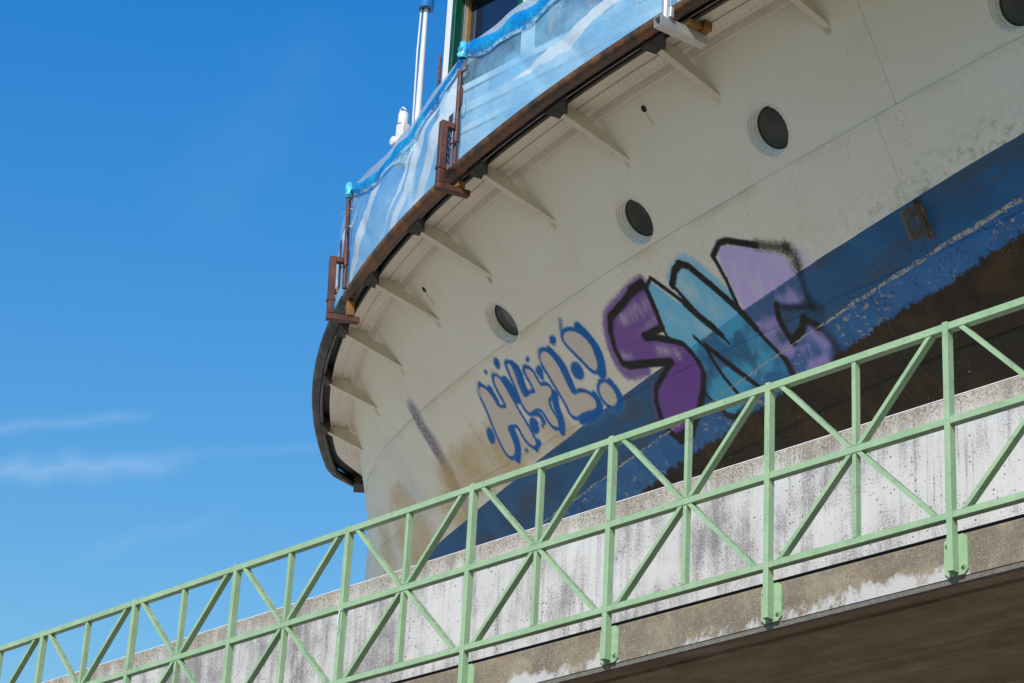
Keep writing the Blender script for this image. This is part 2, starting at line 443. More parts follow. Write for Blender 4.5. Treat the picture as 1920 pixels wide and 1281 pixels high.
def m_sheet():
    m = Mat('blue_plastic_film')
    uv = m.attr('film').outputs['Vector']           # x: metres along, y: 0..1 up, z: fold
    u, v, w = m.xyz(uv)
    broad = m.noise(1.0, 5, 0.65, m.mapping((1.1, 2.2, 1), uv, rot=(0, 0, 0.5)))
    frost = m.noise(46, 7, 0.85, m.mapping((1, 1.1, 1), uv))
    patch = m.noise(1.0, 5, 0.65, m.mapping((1.5, 3.0, 1), uv, rot=(0, 0, -0.35)))
    warp = m.math('MULTIPLY', m.math('SUBTRACT', m.noise(1.0, 4, 0.6, m.mapping((1.4, 2.0, 1), uv)), 0.5), 0.22)
    # white bands painted in: mouldings showing through the long bay, slanting on the bow
    right = m.step(u, 1.85, 2.05)
    tl = m.math('ADD', m.math('SUBTRACT', m.math('MULTIPLY', v, 1.0), m.math('MULTIPLY', m.math('SUBTRACT', u, 2.0), 0.035)), warp)
    ts = m.math('ADD', m.math('SUBTRACT', m.math('MULTIPLY', v, 0.8), m.math('MULTIPLY', u, 0.62)), warp)
    t = m.math('ADD', m.math('MULTIPLY', right, tl), m.math('MULTIPLY', m.math('SUBTRACT', 1.0, right), ts))
    tv = m.n.new('ShaderNodeCombineXYZ'); m.l.new(m.math('MULTIPLY', t, 3.6), tv.inputs[0]); m.l.new(m.math('MULTIPLY', u, 0.20), tv.inputs[1])
    streak = m.noise(1.0, 2, 0.5, tv.outputs[0])
    pale = m.ramp(broad, [(0.3, (0.20, 0.50, 0.80)), (0.55, (0.38, 0.67, 0.88)), (0.75, (0.58, 0.80, 0.92))])
    wk = m.step(streak, 0.545, 0.565)
    fr = m.math('MULTIPLY', m.step(frost, 0.50, 0.60), m.step(patch, 0.50, 0.64))
    c = m.mix(m.math('MULTIPLY', wk, 0.9), pale, (0.80, 0.87, 0.90))
    c = m.mix(m.math('MULTIPLY', fr, 0.85), c, (0.84, 0.86, 0.92))
    top = m.step(v, 0.80, 0.86)
    c = m.mix(top, c, m.mix(m.step(frost, 0.42, 0.60), (0.30, 0.46, 0.62), (0.72, 0.72, 0.76)))
    m.set('Base Color', c).set('Roughness', 0.28)
    tr = m.n.new('ShaderNodeBsdfTranslucent'); m.l.new(c, tr.inputs['Color'])
    tp = m.n.new('ShaderNodeBsdfTransparent'); tp.inputs['Color'].default_value = (0.55, 0.80, 0.97, 1)
    a = m.n.new('ShaderNodeMixShader'); a.inputs[0].default_value = 0.30
    m.l.new(m.b.outputs[0], a.inputs[1]); m.l.new(tr.outputs[0], a.inputs[2])
    b = m.n.new('ShaderNodeMixShader')
    clear = m.math('MULTIPLY', m.math('SUBTRACT', 1.0, m.math('MAXIMUM', m.math('MAXIMUM', fr, wk), m.math('MULTIPLY', top, 0.75))), m.step(m.math('ADD', broad, m.math('MULTIPLY', v, 0.35)), 0.50, 0.85))
    m.l.new(m.math('ADD', 0.08, m.math('MULTIPLY', clear, 0.62)), b.inputs[0])
    m.l.new(a.outputs[0], b.inputs[1]); m.l.new(tp.outputs[0], b.inputs[2])
    m.l.new(b.outputs[0], m.out.inputs['Surface'])
    ridge = m.math('ABSOLUTE', m.math('SUBTRACT', m.noise(4.5, 4, 0.6, m.mapping((1, 1.6, 1), uv, rot=(0, 0, 0.7))), 0.5))
    m.bump(m.math('ADD', m.math('MULTIPLY', ridge, -2.0), m.noise(7, 3, 0.5, uv)), 0.22, 0.03)
    return m.m
def m_band():
    m = Mat('folded_blue_film')
    c = m.ramp(m.noise(3.2, 5, 0.65), [(0.32, (0.004, 0.20, 0.58)), (0.5, (0.006, 0.34, 0.78)), (0.68, (0.04, 0.55, 0.88))])
    uv = m.attr('film').outputs['Vector']; v = m.xyz(uv)[1]
    edge = m.math('MULTIPLY', m.step(m.math('MULTIPLY', v, -1.0), -0.22, -0.08), m.step(m.noise(9, 5, 0.7), 0.42, 0.52))
    c = m.mix(m.math('MULTIPLY', edge, 0.75), c, (0.66, 0.88, 0.95))  # broken highlight along the lower edge, painted into the colour
    c = m.mix(m.math('MULTIPLY', m.step(m.noise(40, 5, 0.7), 0.60, 0.68), 0.5), c, (0.5, 0.8, 0.9))
    m.set('Base Color', c).set('Roughness', 0.3)
    tr = m.n.new('ShaderNodeBsdfTranslucent'); m.l.new(c, tr.inputs['Color'])
    a = m.n.new('ShaderNodeMixShader'); a.inputs[0].default_value = 0.35
    m.l.new(m.b.outputs[0], a.inputs[1]); m.l.new(tr.outputs[0], a.inputs[2])
    m.l.new(a.outputs[0], m.out.inputs['Surface'])
    ridge = m.math('ABSOLUTE', m.math('SUBTRACT', m.noise(6, 4, 0.65), 0.5))
    m.bump(m.math('ADD', m.math('MULTIPLY', ridge, -2.0), m.math('MULTIPLY', m.noise(20, 4), 0.5)), 0.7, 0.03)
    return m.m

GREEN = m_green(); WALL = m_wall(); SLAB = m_slab(); SOFFIT = m_soffit()
HULL = m_hull(); SHEET = m_sheet(); BAND = m_band()
CREAM = simple('cream_gloss_paint', (0.67, 0.60, 0.48), 0.4, 0.06, 5)
def m_bracket():
    m = Mat('cream_paint_rust_tipped')
    c = m.ramp(m.noise(5, 4), [(0.3, (0.64, 0.57, 0.45)), (0.7, (0.70, 0.63, 0.51))])
    z = m.xyz()[2]
    low = m.step(m.math('MULTIPLY', z, -1.0), -10.66, -10.54)
    r = m.math('MULTIPLY', m.math('ADD', 0.25, low), m.step(m.noise(30, 6, 0.75), 0.56, 0.66))
    c = m.mix(m.math('MULTIPLY', r, 0.75), c, (0.27, 0.13, 0.04))
    c = m.mix(m.math('MULTIPLY', m.step(m.noise(9, 5, 0.7), 0.52, 0.70), 0.4), c, (0.52, 0.42, 0.26))
    m.set('Base Color', c).set('Roughness', 0.45)
    return m.m
BRACKET = m_bracket()
RUST_BEAM = m_rust('rusty_steel_beam', (0.038, 0.028, 0.026), (0.15, 0.066, 0.030), (0.36, 0.15, 0.035), 0.08)
BLACK_BEAM = m_rust('blackened_steel_beam', (0.020, 0.018, 0.018), (0.045, 0.030, 0.024), (0.15, 0.065, 0.024), -0.05)
ORANGE_BEAM = m_rust('orange_rusted_beam', (0.055, 0.030, 0.020), (0.24, 0.095, 0.028), (0.36, 0.15, 0.04), 0.10)
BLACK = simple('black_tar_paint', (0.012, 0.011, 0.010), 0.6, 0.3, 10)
BLOCK = simple('blackened_rubber_block', (0.045, 0.042, 0.038), 0.75, 0.45, 14, bump=0.5)
MAROON = m_rust('rusty_red_primer', (0.085, 0.030, 0.022), (0.12, 0.040, 0.026), (0.23, 0.095, 0.035), 0.0)
GALV = simple('galvanised_steel', (0.56, 0.56, 0.55), 0.38, 0.10, 12, metal=0.55)
WOOD = simple('orange_timber', (0.27, 0.125, 0.032), 0.7, 0.25, 9, bump=0.3)
WHITE = simple('white_gloss_paint', (0.74, 0.73, 0.70), 0.35, 0.04, 4)
PORT_PAINT = simple('porthole_grey_white_paint', (0.78, 0.76, 0.72), 0.35, 0.08, 20)
DKGREEN = simple('dark_green_gloss_paint', (0.006, 0.075, 0.045), 0.18, 0.2, 10, bump=0.12)
ALU = simple('aluminium_trim', (0.62, 0.62, 0.62), 0.3, 0.05, 8, metal=0.7)
REVEAL = simple('varnished_timber', (0.36, 0.22, 0.07), 0.5, 0.25, 14)
CAPBLUE = simple('blue_cap_paint', (0.012, 0.19, 0.50), 0.3, 0.1, 6)
CABLETIE = simple('white_nylon', (0.75, 0.75, 0.73), 0.4, 0.03, 10)
LUGMAT = simple('blackened_lug_steel', (0.105, 0.10, 0.09), 0.6, 0.3, 30, bump=0.3)
DECKMAT = simple('deck_planking_paint', (0.25, 0.22, 0.18), 0.7, 0.2, 5)
def m_glass():
    m = Mat('dark_cabin_glass'); m.set('Base Color', (0.010, 0.014, 0.035)).set('Roughness', 0.05).set('IOR', 1.5)
    m.set('Coat Weight', 0.4)
    return m.m
def m_portglass():
    m = Mat('porthole_glass')
    c = m.ramp(m.noise(5, 4), [(0.3, (0.045, 0.045, 0.043)), (0.7, (0.095, 0.098, 0.095))])
    m.set('Base Color', c).set('Roughness', 0.10); return m.m
GLASS = m_glass(); PGLASS = m_portglass()
def m_ground():
    m = Mat('paved_ground')
    c = m.ramp(m.noise(0.25, 6, 0.65), [(0.3, (0.075, 0.060, 0.042)), (0.7, (0.105, 0.085, 0.06))])
    c = m.mix(m.step(m.noise(3, 5), 0.55, 0.7), c, (0.07, 0.06, 0.05))
    m.set('Base Color', c).set('Roughness', 0.95); return m.m
GROUND = m_ground()

# ------------------------------------------------------------------ setting: ground, dock floor
g = MB(); R0 = 3000
g.add([(-R0, -R0, 0), (R0, -R0, 0), (R0, 3.6, 0), (-R0, 3.6, 0)], [(0, 1, 2, 3)])
gnd = g.build('ground', GROUND); gnd['kind'] = 'structure'
g = MB(); g.bbox((-60, 1.31, 5.52), (60, 40, 6.895))
dk = g.build('dock_floor', simple('pale_dock_concrete', (0.60, 0.525, 0.42), 0.9, 0.12, 1.5)); dk['kind'] = 'structure'

# quay wall under the walkway, carrying the overhanging slab
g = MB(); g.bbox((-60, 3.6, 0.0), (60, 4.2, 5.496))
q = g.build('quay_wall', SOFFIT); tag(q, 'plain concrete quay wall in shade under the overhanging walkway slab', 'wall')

# parapet wall (white weathered concrete)
WY = 1.0
wall = empty('concrete_wall', (2, 0.9, 5.72))
tag(wall, 'pale weathered concrete wall with dark rain streaks behind the green railing', 'wall')
g = MB()
x0, x1 = -60, 60
prof = [(WY, 5.70), (WY, 6.952), (WY + 0.016, 6.968), (1.30, 6.968), (1.30, 5.70)]
vs = [(x, y, z) for x in (x0, x1) for y, z in prof]
n = len(prof)
g.add(vs, [(k, (k + 1) % n, n + (k + 1) % n, n + k) for k in range(n)] + [tuple(range(n)), tuple(range(n, 2 * n))[::-1]])
o = g.build('wall_body', WALL); o.parent = wall; o.location = (-2, -0.9, -5.72)
g = MB()
prof = [(WY + 0.012, 6.9685), (WY + 0.020, 6.9775), (1.296, 6.9775), (1.296, 6.9685)]
n = len(prof)
vs = [(x, y, z) for x in (x0, x1) for y, z in prof]
g.add(vs, [(k, (k + 1) % n, n + (k + 1) % n, n + k) for k in range(n)] + [tuple(range(n)), tuple(range(n, 2 * n))[::-1]])
o = g.build('coping', simple('pale_coping_concrete', (0.72, 0.68, 0.64), 0.8, 0.08, 6)); o.parent = wall; o.location = (-2, -0.9, -5.72)

# walkway slab: edge beam, drip lip, soffit
slab = empty('walkway_slab', (2, 0.06, 5.5))
tag(slab, 'cantilevered concrete walkway slab with rough tan edge carrying the green railing', 'walkway')
def extr(name, prof, mat, parent, off):
    g = MB(); n = len(prof)
    vs = [(x - off[0], y - off[1], z - off[2]) for x in (x0, x1) for y, z in prof]
    g.add(vs, [(k, (k + 1) % n, n + (k + 1) % n, n + k) for k in range(n)] + [tuple(range(n)), tuple(range(n, 2 * n))[::-1]])
    return g.build(name, mat, parent)
OFF = (2, 0.06, 5.5)
extr('edge_beam', [(0.062, 5.503), (0.062, 5.712), (0.072, 5.722), (0.998, 5.722), (0.998, 5.503)], SLAB, slab, OFF)
extr('drip_lip', [(0.066, 5.5015), (0.074, 5.478), (0.105, 5.476), (0.105, 5.5015)], simple('lip_concrete', (0.24, 0.225, 0.20), 0.9, 0.2, 30, bump=0.4), slab, OFF)
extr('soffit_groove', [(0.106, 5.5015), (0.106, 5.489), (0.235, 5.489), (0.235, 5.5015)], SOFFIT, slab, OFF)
# board-marked soffit: one strip per shutter board
soff_root = slab
rs = random.Random(4)
y = 0.237; k = 0
while y < 3.55:
    w_ = 0.145
    zz = 5.474 + rs.uniform(-0.002, 0.002)
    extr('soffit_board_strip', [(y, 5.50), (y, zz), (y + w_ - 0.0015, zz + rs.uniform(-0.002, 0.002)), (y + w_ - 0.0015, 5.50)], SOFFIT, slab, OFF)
    y += w_; k += 1
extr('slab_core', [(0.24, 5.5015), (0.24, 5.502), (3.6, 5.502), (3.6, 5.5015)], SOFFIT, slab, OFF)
extr('dark_edge_strip', [(0.074, 5.7225), (0.074, 5.742), (0.080, 5.745), (0.112, 5.745), (0.112, 5.7225)], simple('matt_black', (0.008, 0.008, 0.010), 0.85, 0.3, 30), slab, OFF)  # plain matt black strip along the slab's top edge

# ------------------------------------------------------------------ green railing
rail = empty('green_railing', (0, 0.03, 5.5))
tag(rail, 'light green painted steel railing with star-shaped bracing bolted to the walkway edge', 'railing')
RO = Vector((0, 0.03, 5.5)); PITCHX = 1.2
def rb(lo, hi, bev=0.003):
    g = MB(); g.bbox(Vector(lo) - RO, Vector(hi) - RO, bev); return g
post_src = rb((-0.035, 0.0, 5.516), (0, 0.05, 6.853)).build('post', GREEN, rail)
def plate_mesh():
    g = MB(); c = 0.024; a, b, lo, hi = -0.088, 0.053, 5.506, 5.716
    pl = [(a + c, lo), (b - c, lo), (b, lo + c), (b, hi - c), (b - c, hi), (a + c, hi), (a, hi - c), (a, lo + c)]
    M = Matrix(((1, 0, 0, 0), (0, 0, -1, 0.0555), (0, 1, 0, 0), (0, 0, 0, 1)))
    M = Matrix.Translation(-RO) @ M
    g.prism(pl, M, 0.011)
    return g
def bolt_mesh(x, z):
    g = MB(); M = Matrix.Translation(Vector((x, 0.050, z)) - RO) @ Matrix.Rotation(math.pi / 2, 4, 'X')
    g.lathe([(0.019, 0.0), (0.019, 0.003), (0.0145, 0.004), (0.0145, 0.006)], M, 16)
    g.disc(0.0145, 0.006, M, 16)
    g.lathe([(0.010, 0.006), (0.010, 0.014), (0.008, 0.016)], M, 6); g.disc(0.008, 0.016, M, 6)
    return g
plate_src = bolt_src = bolt2_src = None
IDX = range(-3, 11)
posts = []
for k in IDX:
    p = post_src if k == IDX[0] else share(post_src, rail)
    p.location = (k * PITCHX, 0, 0); posts.append(p)
plate_src = plate_mesh().build('mounting_plate', GREEN, posts[0])
bolt_src = bolt_mesh(0.031, 5.548).build('bolt', GREEN, posts[0]); bolt2_src = bolt_mesh(-0.064, 5.674).build('bolt', GREEN, posts[0])
for p in posts[1:]:
    for s in (plate_src, bolt_src, bolt2_src): share(s, p)
L0, L1 = 0.0015, PITCHX - 0.0365
def rail_src(name, z0_, z1_):
    return rb((L0, 0.002, z0_), (L1, 0.048, z1_)).build(name, GREEN, rail)
srcs = [rail_src('top_rail', 6.802, 6.845), rail_src('middle_rail', 6.287, 6.328), rail_src('bottom_rail', 5.787, 5.825)]
XC = (PITCHX - 0.035) / 2
for nm, za, zb in (('upright', 6.3295, 6.8005), ('upright', 5.8265, 6.2855)):
    srcs.append(rb((XC - 0.0125, 0.004, za), (XC + 0.0125, 0.046, zb), 0.002).build(nm, GREEN, rail))
def dbar(xa, za, xb, zb):
    g = MB(); a = Vector((xa, za)); b = Vector((xb, zb)); d = (b - a).normalized(); hw = 0.012
    # ends cut level with the rails
    cut = hw / abs(d.y)
    pl = [(xa - cut, za), (xa + cut, za), (xb + cut, zb), (xb - cut, zb)]
    M = Matrix.Translation(-RO) @ Matrix(((1, 0, 0, 0), (0, 0, -1, 0.025), (0, 1, 0, 0), (0, 0, 0, 1)))
    g.prism(pl, M, 0.042); return g
for xa, za, xb, zb in ((0.085, 6.8005, XC - 0.033, 6.3295), (L1 - 0.085, 6.8005, XC + 0.033, 6.3295), (XC - 0.033, 6.2855, 0.075, 5.8265), (XC + 0.033, 6.2855, L1 - 0.075, 5.8265)):
    srcs.append(dbar(xa, za, xb, zb).build('diagonal_brace', GREEN, rail))
for k in list(IDX)[:-1]:
    for s in srcs:
        c = s if k == IDX[0] else share(s, rail)
        c.location = (k * PITCHX, 0, 0)
# white cable tie on the fourth post from the left
g = MB(); px = 3 * PITCHX
g.tube([(px - 0.037, -0.003, 6.285), (px - 0.018, -0.005, 6.283), (px + 0.003, -0.003, 6.283), (px + 0.004, 0.02, 6.284), (px + 0.003, 0.053, 6.285), (px - 0.02, 0.054, 6.285), (px - 0.038, 0.052, 6.285), (px - 0.038, 0.02, 6.285), (px - 0.037, -0.003, 6.285)], 0.0022, 6)
g.tube([(px - 0.012, -0.006, 6.283), (px - 0.014, -0.012, 6.24), (px - 0.004, -0.022, 6.20), (px + 0.012, -0.03, 6.165)], 0.0025, 6)
g.tube([(px - 0.012, -0.028, 6.152), (px + 0.012, -0.03, 6.165)], 0.0022, 6)
t = g.build('cable_tie', CABLETIE); tag(t, 'white plastic cable tie hanging from a green railing post', 'cable tie')

# ------------------------------------------------------------------ the ship: hull form
AK = (-1.20003, 0.143072, -0.0109734, 0.000529847, -1.12715e-05)     # deck-edge knuckle, plan curve at z 10.87
AP = (-0.440877, 0.0104199, -0.000460319, 2.86748e-05)               # painted waterline, plan curve at z 9.47
ZK, ZP, ZDECK = 10.87, 9.47, 10.90
STEMX, CY = -4.30, 6.40
def poly(a, x):
    X = np.asarray(x, float) - STEMX
    return CY + sum(c * X ** (i + 1) for i, c in enumerate(a))
def yh(x, z):
    w = (ZK - np.asarray(z, float)) / (ZK - ZP)
    yk, yp = poly(AK, x), poly(AP, x)
    return yk + (yp - yk) * w + 0.5 * np.maximum(w - 1, 0) ** 2 * np.clip((np.asarray(x) - STEMX) / 2.5, 0, 1)
def hpoint(x, z): return Vector((x, float(yh(x, z)), z))
def hnormal(x, z):
    e = 1e-3
    fx = float(yh(x + e, z) - yh(x - e, z)) / (2 * e); fz = float(yh(x, z + e) - yh(x, z - e)) / (2 * e)
    return Vector((fx, -1, fz)).normalized()
def knormal(x):
    e = 1e-3; s = float(poly(AK, x + e) - poly(AK, x - e)) / (2 * e)
    t = Vector((1, s, 0)).normalized()
    return Vector((t.y, -t.x, 0)), t
def offk(x, o, z):
    n, t = knormal(x); return Vector((x + n.x * o, float(poly(AK, x)) + n.y * o, z))
def sst(a, b, v):
    t = max(0.0, min(1.0, (v - a) / (b - a))); return t * t * (3 - 2 * t)
def o_deck(x): return 0.24 * sst(-4.22, -3.55, x)
def o_guard(x): return 0.07 + 0.30 * sst(-4.42, -3.92, x) + 1.1 * sst(5.3, 8.2, x)  # unseen widening aft added to keep the sun off the hull side
S1P = [(-4.3, 10.56), (-2.822, 10.398), (-1.094, 10.256), (-0.124, 10.201), (0.907, 10.155), (1.742, 10.13), (2.708, 10.102), (3.817, 10.064), (4.279, 10.048), (5.247, 10.023), (5.978, 10.010), (6.373, 10.001), (7.371, 9.989), (10.5, 9.97)]
S2P = [(-4.3, 9.98), (-3.227, 9.853), (-2.275, 9.745), (-0.789, 9.633), (0.044, 9.577), (0.565, 9.543), (1.802, 9.472), (2.933, 9.395), (4.088, 9.295), (5.21, 9.206), (6.149, 9.139), (6.913, 9.088), (10.5, 8.92)]
S3P = [(-4.3, 9.30), (0, 9.05), (5.427, 8.711), (6.459, 8.590), (10.5, 8.2)]
def interp(P):
    xs, zs = np.array([p[0] for p in P]), np.array([p[1] for p in P])
    def f(x):
        x = np.asarray(x, float); r = 0
        for d in (-0.35, -0.2, 0, 0.2, 0.35): r = r + np.interp(np.clip(x + d, xs[0], xs[-1]), xs, zs)
        return r / 5
    return f
S1, S2, S3 = interp(S1P), interp(S2P), interp(S3P)

